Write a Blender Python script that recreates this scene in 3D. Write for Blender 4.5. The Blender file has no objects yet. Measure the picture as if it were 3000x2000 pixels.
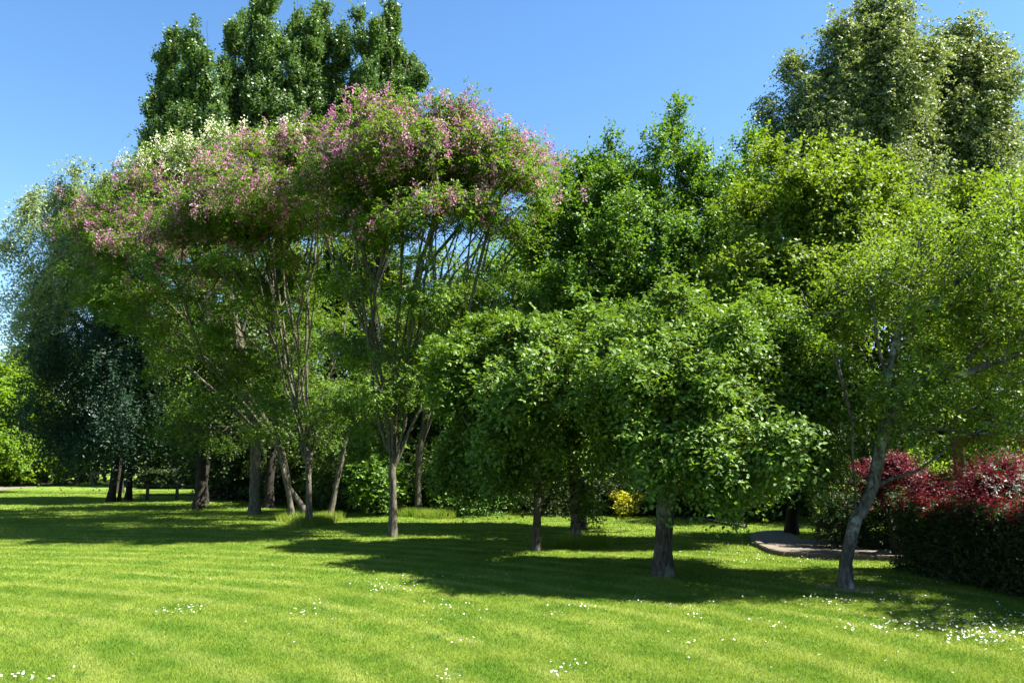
import bpy, math, numpy as np
R = math.radians
C = bpy.context.scene.collection
# ------------------------------------------------------------------ camera maths
F = 2336.0; HOR = 1350.0; H = 1.65
PITCH = math.atan((HOR-1000)/F)
cp, sp = math.cos(PITCH), math.sin(PITCH)
def W(px, py, d):
    u = (px-1500)/F; v = (1000-py)/F
    x, y, z = u, cp-v*sp, sp+v*cp
    k = d/y
    return np.array((x*k, d, H+z*k))
def G(px, py):
    u = (px-1500)/F; v = (1000-py)/F
    x, y, z = u, cp-v*sp, sp+v*cp
    k = -H/z
    return np.array((x*k, y*k, 0.0))
def GX(px, d):                      # ground point under a photo column at distance d
    return np.array(((px-1500)/F*d/1.0, d, 0.0))
def nrm(a):
    return a/np.maximum(np.linalg.norm(a, axis=-1, keepdims=True), 1e-9)

# ------------------------------------------------------------------ object helpers
def tag(o, label=None, cat=None, group=None, kind=None):
    if label: o['label'] = label
    if cat: o['category'] = cat
    if group: o['group'] = group
    if kind: o['kind'] = kind
    return o
def empty(name, loc, label, cat, group=None):
    o = bpy.data.objects.new(name, None); C.objects.link(o)
    o.location = tuple(float(v) for v in loc); o.empty_display_size = 0.3
    return tag(o, label, cat, group)
def mesh_np(name, verts, faces_flat, nper, mat, parent=None, origin=(0, 0, 0), smooth=False, attr=None):
    verts = np.asarray(verts, dtype=np.float32)-np.asarray(origin, dtype=np.float32)
    nf = len(faces_flat)//nper
    me = bpy.data.meshes.new(name)
    me.vertices.add(len(verts)); me.vertices.foreach_set('co', verts.ravel())
    me.loops.add(nf*nper); me.loops.foreach_set('vertex_index', np.asarray(faces_flat, dtype=np.int32))
    me.polygons.add(nf)
    me.polygons.foreach_set('loop_start', np.arange(0, nf*nper, nper, dtype=np.int32))
    me.polygons.foreach_set('loop_total', np.full(nf, nper, dtype=np.int32))
    if smooth: me.polygons.foreach_set('use_smooth', np.ones(nf, dtype=bool))
    if attr is not None:
        a = me.attributes.new('var', 'FLOAT', 'FACE'); a.data.foreach_set('value', np.asarray(attr, dtype=np.float32))
    me.update(calc_edges=True)
    me.materials.append(mat)
    o = bpy.data.objects.new(name, me); C.objects.link(o)
    if parent is not None: o.parent = parent
    else: o.location = tuple(float(v) for v in origin)
    return o

# ------------------------------------------------------------------ materials
def newmat(name):
    m = bpy.data.materials.new(name); m.use_nodes = True
    nt = m.node_tree; nt.nodes.clear()
    out = nt.nodes.new('ShaderNodeOutputMaterial')
    return m, nt, out
KA = .62
def rgb(c, k=KA): return (c[0]*k, c[1]*k, c[2]*k, 1)
def leafmat(name, dark, light, trans, tw=0.4, rough=0.58, spec=0.28):
    m, nt, out = newmat(name)
    at = nt.nodes.new('ShaderNodeAttribute'); at.attribute_name = 'var'
    ramp = nt.nodes.new('ShaderNodeMix'); ramp.data_type = 'RGBA'
    ramp.inputs[6].default_value = rgb(dark); ramp.inputs[7].default_value = rgb(light)
    nt.links.new(at.outputs['Fac'], ramp.inputs[0])
    p = nt.nodes.new('ShaderNodeBsdfPrincipled')
    p.inputs['Roughness'].default_value = rough
    p.inputs['Specular IOR Level'].default_value = spec
    nt.links.new(ramp.outputs[2], p.inputs['Base Color'])
    t = nt.nodes.new('ShaderNodeBsdfTranslucent')
    mx = nt.nodes.new('ShaderNodeMix'); mx.data_type = 'RGBA'; mx.blend_type = 'MULTIPLY'
    mx.inputs[0].default_value = 1.0
    nt.links.new(ramp.outputs[2], mx.inputs[6]); mx.inputs[7].default_value = rgb(trans, 1)
    nt.links.new(mx.outputs[2], t.inputs['Color'])
    ms = nt.nodes.new('ShaderNodeMixShader'); ms.inputs[0].default_value = tw
    nt.links.new(p.outputs[0], ms.inputs[1]); nt.links.new(t.outputs[0], ms.inputs[2])
    nt.links.new(ms.outputs[0], out.inputs[0])
    return m
def barkmat(name, c1, c2, c3=None, scale=9.0, patch=2.5, thr=0.56):
    m, nt, out = newmat(name)
    L = nt.links.new
    tc = nt.nodes.new('ShaderNodeTexCoord'); mp = nt.nodes.new('ShaderNodeMapping')
    mp.inputs['Scale'].default_value = (1, 1, 0.28); L(tc.outputs['Object'], mp.inputs[0])
    n = nt.nodes.new('ShaderNodeTexNoise'); n.inputs['Scale'].default_value = scale*3; n.inputs['Detail'].default_value = 8
    n.inputs['Roughness'].default_value = 0.7
    L(mp.outputs[0], n.inputs['Vector'])
    cr = nt.nodes.new('ShaderNodeValToRGB'); cr.color_ramp.elements[0].position = .38; cr.color_ramp.elements[1].position = .64
    cr.color_ramp.elements[0].color = rgb(c1); cr.color_ramp.elements[1].color = rgb(c2)
    L(n.outputs['Fac'], cr.inputs[0])
    col = cr.outputs[0]
    if c3:
        n2 = nt.nodes.new('ShaderNodeTexNoise'); n2.inputs['Scale'].default_value = patch; n2.inputs['Detail'].default_value = 6
        n2.inputs['Roughness'].default_value = 0.65
        L(tc.outputs['Object'], n2.inputs['Vector'])
        r2 = nt.nodes.new('ShaderNodeValToRGB'); r2.color_ramp.elements[0].position = thr-.05; r2.color_ramp.elements[1].position = thr+.07
        L(n2.outputs['Fac'], r2.inputs[0])
        mx = nt.nodes.new('ShaderNodeMix'); mx.data_type = 'RGBA'
        L(r2.outputs[0], mx.inputs[0]); L(col, mx.inputs[6]); mx.inputs[7].default_value = rgb(c3); col = mx.outputs[2]
    p = nt.nodes.new('ShaderNodeBsdfPrincipled'); p.inputs['Roughness'].default_value = .9
    p.inputs['Specular IOR Level'].default_value = .2
    L(col, p.inputs['Base Color'])
    b = nt.nodes.new('ShaderNodeBump'); b.inputs['Strength'].default_value = .8; b.inputs['Distance'].default_value = .03
    L(n.outputs['Fac'], b.inputs['Height']); L(b.outputs[0], p.inputs['Normal'])
    L(p.outputs[0], out.inputs[0])
    return m
def plain(name, c, rough=.8, c2=None, scale=20, bump=.3, stretch=(1, 1, 1)):
    m, nt, out = newmat(name); L = nt.links.new
    p = nt.nodes.new('ShaderNodeBsdfPrincipled'); p.inputs['Roughness'].default_value = rough
    tc = nt.nodes.new('ShaderNodeTexCoord'); mp = nt.nodes.new('ShaderNodeMapping'); mp.inputs['Scale'].default_value = stretch
    L(tc.outputs['Object'], mp.inputs[0])
    n = nt.nodes.new('ShaderNodeTexNoise'); n.inputs['Scale'].default_value = scale; n.inputs['Detail'].default_value = 7
    L(mp.outputs[0], n.inputs['Vector'])
    mx = nt.nodes.new('ShaderNodeMix'); mx.data_type = 'RGBA'
    mx.inputs[6].default_value = rgb(c); mx.inputs[7].default_value = rgb(c2 or [v*.5 for v in c])
    L(n.outputs['Fac'], mx.inputs[0]); L(mx.outputs[2], p.inputs['Base Color'])
    b = nt.nodes.new('ShaderNodeBump'); b.inputs['Strength'].default_value = bump; b.inputs['Distance'].default_value = .02
    L(n.outputs['Fac'], b.inputs['Height']); L(b.outputs[0], p.inputs['Normal'])
    L(p.outputs[0], out.inputs[0])
    return m

M = {}
YT = (1.9, 1.75, .55)
M['cherry'] = leafmat('leaf_cherry', (.07, .145, .02), (.18, .31, .045), YT, .28)
M['plum'] = leafmat('leaf_plum', (.095, .185, .02), (.245, .375, .045), YT, .33)
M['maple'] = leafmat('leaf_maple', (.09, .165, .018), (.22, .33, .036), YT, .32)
M['alder'] = leafmat('leaf_alder', (.06, .15, .02), (.165, .31, .036), YT, .3)
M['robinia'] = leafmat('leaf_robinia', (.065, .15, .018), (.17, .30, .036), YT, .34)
M['poplar'] = leafmat('leaf_poplar', (.06, .13, .04), (.15, .25, .085), (1.5, 1.5, .5), .25, .5, .35)
M['birch'] = leafmat('leaf_birch', (.125, .19, .075), (.29, .37, .18), (1.6, 1.5, .5), .28, .55, .35)
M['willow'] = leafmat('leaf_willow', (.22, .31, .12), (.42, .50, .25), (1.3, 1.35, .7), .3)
M['teal_shade'] = leafmat('leaf_teal_shade', (.02, .06, .032), (.045, .10, .055), (1.3, 1.4, .7), .3)  # shade painted into the leaf colour: willow underside and backlit alder
M['lime'] = leafmat('leaf_lime', (.08, .19, .012), (.22, .34, .02), YT, .45)
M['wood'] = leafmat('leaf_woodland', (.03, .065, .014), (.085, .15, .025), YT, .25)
M['hedge'] = leafmat('leaf_hedge', (.022, .045, .014), (.06, .10, .025), YT, .25)
M['red'] = leafmat('leaf_red', (.13, .015, .02), (.30, .036, .04), (2.0, .8, .9), .42)
M['purple'] = leafmat('leaf_purple', (.06, .012, .018), (.17, .034, .045), (1.8, .8, 1.0), .35)
M['gold'] = leafmat('leaf_gold', (.50, .52, .03), (.85, .85, .08), (1.3, 1.2, .4), .35)
M['silver'] = leafmat('leaf_silver', (.35, .4, .33), (.6, .63, .55), (1, 1, 1), .2)
M['pink'] = leafmat('petal_pink', (.38, .10, .25), (.76, .38, .57), (1.15, 1.0, 1.05), .4)
M['cream'] = leafmat('petal_cream', (.80, .84, .48), (1.15, 1.15, .85), (1.1, 1.1, .9), .35)
M['white'] = leafmat('petal_white', (.75, .75, .7), (.85, .85, .82), (1, 1, 1), .2)
M['bark'] = barkmat('bark_grey_brown', (.035, .028, .02), (.15, .125, .095), (.22, .23, .17), 9)
M['bark_dark'] = barkmat('bark_dark', (.014, .012, .009), (.045, .038, .03), None, 8)
M['bark_rob'] = barkmat('bark_furrowed', (.05, .043, .032), (.21, .19, .135), (.15, .15, .085), 10, 1.4, .6)
M['bark_lichen'] = barkmat('bark_lichen', (.045, .038, .032), (.20, .18, .155), (.42, .43, .38), 8, 3.2, .58)
M['bark_birch'] = barkmat('bark_birch', (.05, .04, .035), (.30, .28, .24), (.04, .03, .025), 8, 5, .52)

# ------------------------------------------------------------------ generators
def quads(pos, d, n, L, Wd):
    """leaf blades: pos (N,3) stalk end, d direction, n normal, L length, Wd width"""
    d = nrm(d); n = nrm(n-d*np.sum(n*d, -1, keepdims=True)); s = np.cross(d, n)
    L = L[:, None]; Wd = Wd[:, None]
    v = np.empty((len(pos), 4, 3), dtype=np.float32)
    mid = pos+d*L*.45
    v[:, 0] = pos; v[:, 1] = mid+s*Wd*.5+n*L*.07; v[:, 2] = pos+d*L-n*L*.10; v[:, 3] = mid-s*Wd*.5+n*L*.07
    return v.reshape(-1, 3)

def shoots(rng, tips, cen, K, L, nl, leafL, leafW, wo=.5, wu=.3, wr=.7, droop=.3, spread=.1, flat=.0, upn=.8, clump=None):
    """leafy shoots at each tip; returns leaf verts and per-leaf variation"""
    n = len(tips)
    out = nrm(tips-cen)
    a = np.repeat(tips, K, 0); o = np.repeat(out, K, 0)
    N = n*K
    a = a+rng.normal(0, spread, (N, 3))
    d = o*wo+np.array((0, 0, wu))+rng.normal(0, wr, (N, 3))
    d[:, 2] *= (1-flat); d = nrm(d)
    Ls = L*rng.uniform(.55, 1.25, N)
    cv = np.repeat(rng.uniform(0, 1, n), K)
    t = (np.arange(nl)+.5)/nl
    T = np.tile(t, N); D = np.repeat(d, nl, 0); A = np.repeat(a, nl, 0); LL = np.repeat(Ls, nl)
    T = T+rng.uniform(-.06, .06, len(T))
    P = A+D*(LL*T)[:, None]; P[:, 2] -= droop*LL*T*T
    tang = D.copy(); tang[:, 2] -= 2*droop*T; tang = nrm(tang)
    ref = nrm(rng.normal(0, .5, (N, 3))+np.array((0, 0, 1)))
    side = nrm(np.cross(tang, np.repeat(ref, nl, 0)))
    sg = np.where(np.tile(np.arange(nl), N) % 2 == 0, 1., -1.)[:, None]
    ld = tang*.55+side*sg*.85+rng.normal(0, .3, P.shape)
    ln = np.array((0, 0, upn))+rng.normal(0, .45, P.shape)+np.repeat(o, nl, 0)*.25
    sz = rng.uniform(.7, 1.25, len(P))
    v = quads(P, ld, ln, leafL*sz, leafW*sz)
    var = np.clip(.5*np.repeat(cv, nl)+.5*rng.uniform(0, 1, len(P)), 0, 1)
    return v, var

def sample_lobes(rng, lobes, n, shell=.45, minz=.25, vp=.85):
    vol = np.array([l[3]*l[4]*l[5] for l in lobes])**vp
    idx = rng.choice(len(lobes), n, p=vol/vol.sum())
    Lb = np.array([l[:6] for l in lobes])[idx]
    u = nrm(rng.normal(0, 1, (n, 3)))*(rng.uniform(0, 1, n)**shell)[:, None]
    p = Lb[:, :3]+u*Lb[:, 3:6]
    p[:, 2] = np.maximum(p[:, 2], minz+rng.uniform(0, .3, n))
    return p

def clumps(rng, lobes, n, shape, shell, minz, per=7, over=1.08, vp=.85):
    nc = max(6, n//per)
    lb = [(l[0], l[1], l[2], l[3]*over, l[4]*over, l[5]*over) for l in lobes]
    c = sample_lobes(rng, lb, nc, shell, minz, vp)
    sz = rng.uniform(.6, 1.35, nc)
    idx = rng.integers(0, nc, n)
    p = c[idx]+np.clip(rng.normal(0, 1, (n, 3)), -1.7, 1.7)*np.array(shape)*sz[idx][:, None]
    lift = .30*np.sin(p[:, 0]*3.3+p[:, 1]*2.1)+.22*np.sin(p[:, 0]*7.1-p[:, 1]*3.7) if minz > .5 else 0
    p[:, 2] = np.maximum(p[:, 2], minz+lift)
    return p

def skeleton(rng, limbs, tips, rbase, wplen=.3, arch=0., updef=.5, step=.35, zmin=0):
    """limbs: polylines, first = trunk. Joins every tip to the nearest wood; returns nodes, parents, radii"""
    pos = []; par = []; pl = []; mr = []
    def add(p, q, m=0.):
        mr.append(m); pos.append(np.asarray(p, float)); par.append(q)
        pl.append(0 if q < 0 else pl[q]+float(np.linalg.norm(pos[-1]-pos[q])))
        return len(pos)-1
    for li, poly in enumerate(limbs):
        m0 = m1 = 0.
        if isinstance(poly, tuple): m0, m1, poly = poly
        poly = [np.asarray(p, float) for p in poly]
        if li == 0 or poly[0][2] < .06: q = add(poly[0], -1)
        else:
            d = np.linalg.norm(np.array(pos)-poly[0], axis=1); q = int(np.argmin(d))
        for ai, (a, b) in enumerate(zip(poly[:-1], poly[1:])):
            k = max(1, int(np.linalg.norm(b-a)/step))
            for i in range(1, k+1):
                u = (ai+i/k)/(len(poly)-1)
                q = add(a+(b-a)*i/k+rng.normal(0, .012, 3), q, m0+(m1-m0)*u)
    first = np.array(pos)
    zlo = max(zmin, 0)
    top = first[-1]
    dist0 = np.min(np.linalg.norm(tips[:, None]-first[None], axis=2), axis=1)
    order = np.argsort(dist0)
    cap = len(pos)+len(tips)*14+10
    PA = np.zeros((cap, 3)); PL = np.zeros(cap); PR = np.full(cap, -1)
    n = len(pos); PA[:n] = pos; PL[:n] = pl; PR[:n] = par
    for i in order:
        t = tips[i]
        dv = PA[:n]-t
        c = np.sqrt((dv**2).sum(1))+wplen*PL[:n]+updef*np.maximum(0, dv[:, 2])
        c[PA[:n, 2] < zlo] += 50
        q = int(np.argmin(c)); a = PA[q]; dist = np.linalg.norm(t-a)
        if dist < .05: continue
        k = min(13, max(1, int(dist/step)))
        pd = nrm(a-PA[PR[q]]) if PR[q] >= 0 else np.array((0, 0, 1.))
        ctrl = a+(t-a)*.5+pd*dist*.18+np.array((0, 0, arch*dist))+rng.normal(0, .06*dist, 3)
        for j in range(1, k+1):
            s = j/k
            p = (1-s)**2*a+2*s*(1-s)*ctrl+s*s*t
            if n >= cap: break
            PA[n] = p; PR[n] = q; PL[n] = PL[q]+np.linalg.norm(p-PA[q]); q = n; n += 1
    PA = PA[:n]; PR = PR[:n]
    e = 2.3; rt = .0065
    acc = np.zeros(n); 
    for i in range(n-1, -1, -1):
        if acc[i] == 0: acc[i] = rt**e
        if PR[i] >= 0: acc[PR[i]] += acc[i]
    r = acc**(1/e)
    rmax = max(r[PR < 0].max(), rt*1.5)
    al = math.log(rbase/rt)/math.log(rmax/rt)
    r = rt*(r/rt)**al
    r[:len(mr)] = np.maximum(r[:len(mr)], mr)
    return PA, PR, r

def tubes(PA, PR, r, sides=8, flare=1.45, rmin=0.0):
    n = len(PA)
    tan = np.zeros((n, 3)); has = PR >= 0
    tan[has] = nrm(PA[has]-PA[PR[has]])
    main = np.full(n, -1); order = np.argsort(r)
    for i in order:
        if PR[i] >= 0: main[PR[i]] = i
    rt = np.where(~has)[0]
    for i in rt: tan[i] = tan[main[i]] if main[i] >= 0 else (0, 0, 1)
    rr = r.copy()
    fl = np.exp(-np.maximum(PA[:, 2], 0)/.14); rr = rr*(1+(flare-1)*fl)
    ang = np.arange(sides)/sides*2*math.pi
    def ring(p, t, rad):
        ref = np.array((1., .17, .05)); ref = ref/np.linalg.norm(ref)
        ref = np.broadcast_to(ref, t.shape).copy()
        bad = np.abs((t*ref).sum(1)) > .93; ref[bad] = (0.1, .2, 1)
        u = nrm(ref-t*np.sum(t*ref, 1, keepdims=True)); w = np.cross(t, u)
        lump = 1+.10*np.sin(ang*3+p[:, 2:3]*5)+.05*np.sin(ang*5-p[:, 2:3]*9)
        rr_ = rad[:, None]*lump
        return p[:, None]+u[:, None]*(np.cos(ang)[None]*rr_)[..., None]+w[:, None]*(np.sin(ang)[None]*rr_)[..., None]
    base = ring(PA, tan, rr)                          # ring of every node
    ch = np.where(has)[0]
    ch = ch[r[ch] >= rmin]
    ismain = main[PR[ch]] == ch
    side = ch[~ismain]
    extra = ring(PA[PR[side]], tan[side], rr[side]*1.15)
    V = np.concatenate([base.reshape(-1, 3), extra.reshape(-1, 3)])
    start = np.empty(len(ch), int); start[ismain] = PR[ch[ismain]]*sides
    start[~ismain] = n*sides+np.arange(len(side))*sides
    end = ch*sides
    j = np.arange(sides); j2 = (j+1) % sides
    f = np.stack([start[:, None]+j, start[:, None]+j2, end[:, None]+j2, end[:, None]+j], -1)
    return V, f.reshape(-1)

KINDS = dict(
    cherry=dict(clump=(.12,.12,.22), per=20, mat='cherry', K=9, L=.38, nl=9, leafL=.072, leafW=.044, wo=.6, wu=.0, wr=.45, droop=.45, spread=.09, upn=.8, arch=.28, updef=0., wplen=.25),
    plum=dict(clump=(.18,.18,.14), per=14, mat='plum', K=7, L=.34, nl=8, leafL=.052, leafW=.030, wo=.5, wu=.2, wr=.7, droop=.25, spread=.11, upn=.7, arch=.05, updef=.4, wplen=.3),
    maple=dict(clump=(.22,.22,.2), per=14, mat='maple', K=9, L=.42, nl=8, leafL=.085, leafW=.062, wo=.5, wu=.35, wr=.6, droop=.25, spread=.12, upn=.8, arch=.03, updef=.5, wplen=.3),
    alder=dict(clump=(.16,.16,.32), per=13, mat='alder', K=9, L=.42, nl=8, leafL=.085, leafW=.062, wo=.35, wu=.65, wr=.5, droop=.1, spread=.11, upn=.7, arch=.0, updef=.8, wplen=.3),
    robinia=dict(clump=(.34,.34,.08), per=15, mat='robinia', K=7, L=.28, nl=9, leafL=.07, leafW=.035, wo=.4, wu=.0, wr=.8, droop=.35, spread=.12, flat=.5, upn=1.1, arch=.0, updef=.9, wplen=.3),
    poplar=dict(vp=.55, clump=(.13,.13,.38), per=14, mat='poplar', K=13, L=.5, nl=8, leafL=.12, leafW=.095, wo=.35, wu=1.0, wr=.3, droop=.0, spread=.11, upn=.2, arch=-.05, updef=1.6, wplen=.15),
    birch=dict(vp=.7, clump=(.22,.22,.55), per=13, mat='birch', K=12, L=.62, nl=10, leafL=.10, leafW=.07, wo=.3, wu=.35, wr=.45, droop=.75, spread=.16, upn=.3, arch=.12, updef=.5, wplen=.25),
    willow=dict(clump=(.28,.28,.8), per=12, mat='willow', K=12, L=.9, nl=12, leafL=.13, leafW=.05, wo=.35, wu=.1, wr=.4, droop=1.1, spread=.18, upn=.2, arch=.15, updef=.4, wplen=.25),
    lime=dict(clump=(.7,.7,.18), per=12, mat='lime', K=11, L=.8, nl=8, leafL=.22, leafW=.16, wo=.6, wu=.0, wr=.5, droop=.35, spread=.45, flat=.6, upn=1.2, arch=.0, updef=.3, wplen=.3),
    wood=dict(clump=(.38,.38,.28), per=12, mat='wood', K=12, L=.7, nl=8, leafL=.15, leafW=.11, wo=.5, wu=.25, wr=.6, droop=.3, spread=.4, upn=.8, arch=.0, updef=.5, wplen=.3),
)

def PXL(lobes):
    """lobes given by their photo column/row, distance and half sizes -> world ellipsoids with their own depth"""
    out = []
    for l in lobes:
        px, py, d, rx, ry = l[:5]
        c = W(px, py, d); k = d/F
        rd = l[5] if len(l) > 5 else .8*rx*k
        out.append((c[0], c[1], c[2], rx*k, rd, ry*k))
    return out

def tree(name, label, cat, base, limbs, lobes, kind, n, rbase, bark, seed, group=None, flowers=None, sides=8,
         shell=.45, tipmat=None, zcut=None, scale=1., minz=.3, rmin=0.0, extra=None, K=None, leafmatkey=None, holes=None):
    rng = np.random.default_rng(seed)
    k = dict(KINDS[kind])
    if extra: k.update(extra)
    base = np.asarray(base, float)
    tips = clumps(rng, lobes, n, k['clump'], shell, minz, k.get('per', 7), vp=k.get('vp', .85))
    for h in (PXL(holes) if holes else []):
        tips = tips[(((tips-np.array(h[:3]))/np.array(h[3:6]))**2).sum(1) > 1]
    n = len(tips)
    PA, PR, r = skeleton(rng, limbs, tips, rbase, k['wplen'], k['arch'], k['updef'], zmin=zcut or .8)
    root = empty(name, base, label, cat, group)
    V, f = tubes(PA, PR, r, sides, rmin=rmin)
    mesh_np('trunk', V, f, 4, M[bark], root, base, smooth=True)
    cen = np.mean([l[:3] for l in lobes], 0); cen[2] -= .5
    # nearest lobe centre gives the outward direction
    lc = np.array([l[:3] for l in lobes]); 
    near = lc[np.argmin(np.linalg.norm(tips[:, None]-lc[None], axis=2), 1)]
    ce = near*.6+cen*.4
    v, var = shoots(rng, tips, ce, K or k['K'], k['L']*scale, k['nl'], k['leafL'], k['leafW'], k['wo'], k['wu'], k['wr'],
                    k['droop'], k['spread']*scale, k.get('flat', 0), k['upn'])
    v[:, 2] = np.maximum(v[:, 2], .03)
    mesh_np('crown', v, np.arange(len(v)), 4, M[leafmatkey or k['mat']], root, base, attr=var)
    if flowers:
        key, cnt, zq, fs = flowers
        zz = tips[:, 2]; out = nrm(tips-cen)
        score = zz/zz.max()+.35*out[:, 2]-.25*out[:, 1]+rng.normal(0, zq, n)
        sel = np.argsort(-score)[:cnt]
        c = tips[sel]+out[sel]*rng.uniform(.05, .35, (cnt, 1))+rng.normal(0, .12, (cnt, 3))
        m = 40
        u = rng.uniform(0, 1, (cnt, m)); 
        P = np.repeat(c, m, 0)+rng.normal(0, .035*fs, (cnt*m, 3)); sway = np.repeat(rng.normal(0, .3, (cnt, 2)), m, 0)
        P[:, 2] -= (u.ravel()*.24*fs); P[:, :2] += sway*(u.ravel()*.24*fs)[:, None]
        fv = quads(P, rng.normal(0, 1, P.shape), rng.normal(0, 1, P.shape), np.full(len(P), .03*fs)*rng.uniform(.7, 1.3, len(P)), np.full(len(P), .028*fs))
        fvar = np.clip(np.repeat(rng.uniform(0, .8, cnt), m)+rng.uniform(0, .3, len(P)), 0, 1)
        mesh_np('blossom', fv, np.arange(len(fv)), 4, M[key], root, base, attr=fvar)
    return root

def bush(name, label, cat, lobes, kind, n, seed, group=None, matkey=None, extra=None, scale=1., K=None, stems=6, minz=.1, base=None, shell=.5, bark='bark_dark'):
    rng = np.random.default_rng(seed)
    lc = np.array([l[:3] for l in lobes])
    if base is None: base = np.array((lc[:, 0].mean(), lc[:, 1].mean(), 0))
    limbs = []
    w = max(l[3] for l in lobes); h = max(l[2] for l in lobes)
    for i in range(stems):
        a = rng.uniform(0, 6.28); q = base+np.array((math.cos(a), math.sin(a), 0))*rng.uniform(.05, .25)*w
        limbs.append([q, q+np.array((math.cos(a)*.25*w, math.sin(a)*.25*w, h*.55))])
    return tree(name, label, cat, base, limbs, lobes, kind, n, .03+.008*h, bark, seed+1, group, minz=minz, zcut=.02, scale=scale,
                extra=extra, K=K, leafmatkey=matkey, sides=5, shell=shell)

def vary(lobes, rng, k=.0):
    return lobes

# ------------------------------------------------------------------ near trees
def PT(d, *pts): return [W(px, py, dd) if len(t) == 3 else W(t[0], t[1], d) for t in pts for (px, py, dd) in [(t+(d,))[:3]]]

b = G(2480, 1722); d1 = b[1]
limbs = [(.0, .026, [b]+PT(d1, (2477, 1640), (2492, 1570), (2508, 1520), (2507, 1440), (2499, 1350), (2497, 1250), (2475, 1150, d1-.2), (2450, 1040, d1-.3))),
         (.052, .026, PT(d1, (2503, 1545), (2530, 1495), (2555, 1430), (2573, 1340), (2592, 1240), (2602, 1120), (2640, 950), (2690, 820, d1+.2), (2760, 700, d1+.4))),
         (.03, .008, PT(d1, (2550, 1430), (2610, 1400, d1-.1), (2680, 1385, d1-.2), (2740, 1345, d1-.4), (2800, 1290, d1-.5))),
         (.028, .010, PT(d1, (2600, 1190), (2690, 1140), (2790, 1110, d1-.4), (2900, 1070, d1-.6), (3050, 1020, d1-.8))),
         PT(d1, (2602, 1120), (2570, 1000), (2560, 860), (2590, 740)),
         PT(d1, (2630, 980), (2760, 860), (2850, 790), (2950, 690))]
tree('plum_tree', 'airy yellow-green small-leaved tree on a forked grey lichened trunk beside the red-topped hedge', 'tree', b, limbs,
     PXL([(2720, 790, d1, 210, 180, 1.3), (2900, 930, d1, 210, 200, 1.4), (2620, 1060, d1, 170, 140, 1.), (2830, 1150, d1-.3, 190, 110, 1.1),
          (3150, 820, d1, 260, 260, 1.6), (3350, 1000, d1-.8, 220, 200, 1.5), (2540, 900, d1+.3, 130, 130, .9), (2560, 1260, d1, 90, 110, .5), (3420, 800, d1-1.9, 250, 160, 1.2), (3680, 860, d1-2.2, 260, 200, 1.3), (2980, 600, d1-.3, 130, 90, .9)]),
     'plum', 1450, .078, 'bark_lichen', 11, sides=12, zcut=2.0)

b = G(1945, 1686); d2 = b[1]
limbs = [[b]+PT(d2, (1943, 1600), (1950, 1500), (1950, 1400), (1955, 1300), (1965, 1150, d2+.2), (1970, 1000, d2+.4)),
         PT(d2, (1950, 1420), (2020, 1300, d2-.3), (2100, 1180, d2-.5), (2200, 1080, d2-.4)),
         PT(d2, (1950, 1400), (1900, 1280, d2-.4), (1850, 1180, d2-.8), (1800, 1100, d2-.8)),
         PT(d2, (1955, 1300), (2100, 1220, d2+.3), (2250, 1150, d2+.3), (2350, 1160, d2+.2)),
         PT(d2, (1955, 1330), (1960, 1240, d2-.8), (1970, 1180, d2-1.5))]
tree('cherry_tree', 'broad dense tree with cascading leafy branches on the thickest dark trunk, bulged near its foot', 'tree', b, limbs,
     PXL([(1975, 960, d2+.1, 100, 60, .9), (1900, 1010, d2-.2, 90, 60, .8), (2060, 1030, d2-.3, 110, 60, .9), (1960, 1080, d2-.9, 110, 60, .7), (2160, 1050, d2+.2, 100, 55, .9),
          (2230, 1130, d2, 100, 70, .9), (2130, 1180, d2-.8, 90, 70, .6), (1850, 1120, d2-.6, 90, 60, .7), (2330, 1200, d2+.2, 90, 70, .8), (2010, 1180, d2+1., 200, 130, .9),
          (1940, 1290, d2-1.3, 90, 40, .6), (2050, 1330, d2-1.4, 110, 50, .6), (2160, 1380, d2-1.1, 80, 40, .5), (1840, 1220, d2-.7, 60, 45, .6), (2270, 1320, d2-.4, 100, 55, .7),
          (2390, 1330, d2+.2, 90, 60, .7), (2330, 1410, d2-.2, 70, 35, .5), (2420, 1230, d2+.3, 60, 50, .6), (1790, 1040, d2+.6, 90, 55, .8), (1820, 940, d2+.9, 80, 40, .7), (2250, 1000, d2-.2, 90, 45, .8), (2340, 1080, d2-.1, 80, 45, .8), (2190, 960, d2+.4, 80, 45, .7), (2430, 1150, d2+.1, 60, 45, .6), (2280, 1200, d2-.9, 70, 45, .5), (2100, 1290, d2+.8, 200, 90, .9), (1870, 1210, d2+.5, 120, 90, .8), (1880, 1090, d2-1.5, 70, 45, .5), (2080, 1130, d2-1.6, 80, 45, .5), (2180, 1290, d2-1.7, 110, 45, .6), (2060, 1390, d2-2.0, 110, 40, .6), (1970, 1350, d2-1.8, 60, 30, .5), (2260, 1430, d2-1.2, 90, 35, .6), (2210, 1470, d2-.7, 45, 34, .4), (2300, 1490, d2-.5, 26, 34, .3), (2420, 1440, d2+.1, 40, 34, .4)]),
     'cherry', 3100, .122, 'bark', 12, sides=14, zcut=1.3, shell=.4, minz=1.25, holes=[(1900, 1222, d2-1.3, 210, 34, 1.5), (2180, 1220, d2-1.2, 110, 40, 1.3), (1800, 1140, d2-.8, 40, 90, .9), (2130, 1110, d2-.9, 30, 90, .9)])

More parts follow.
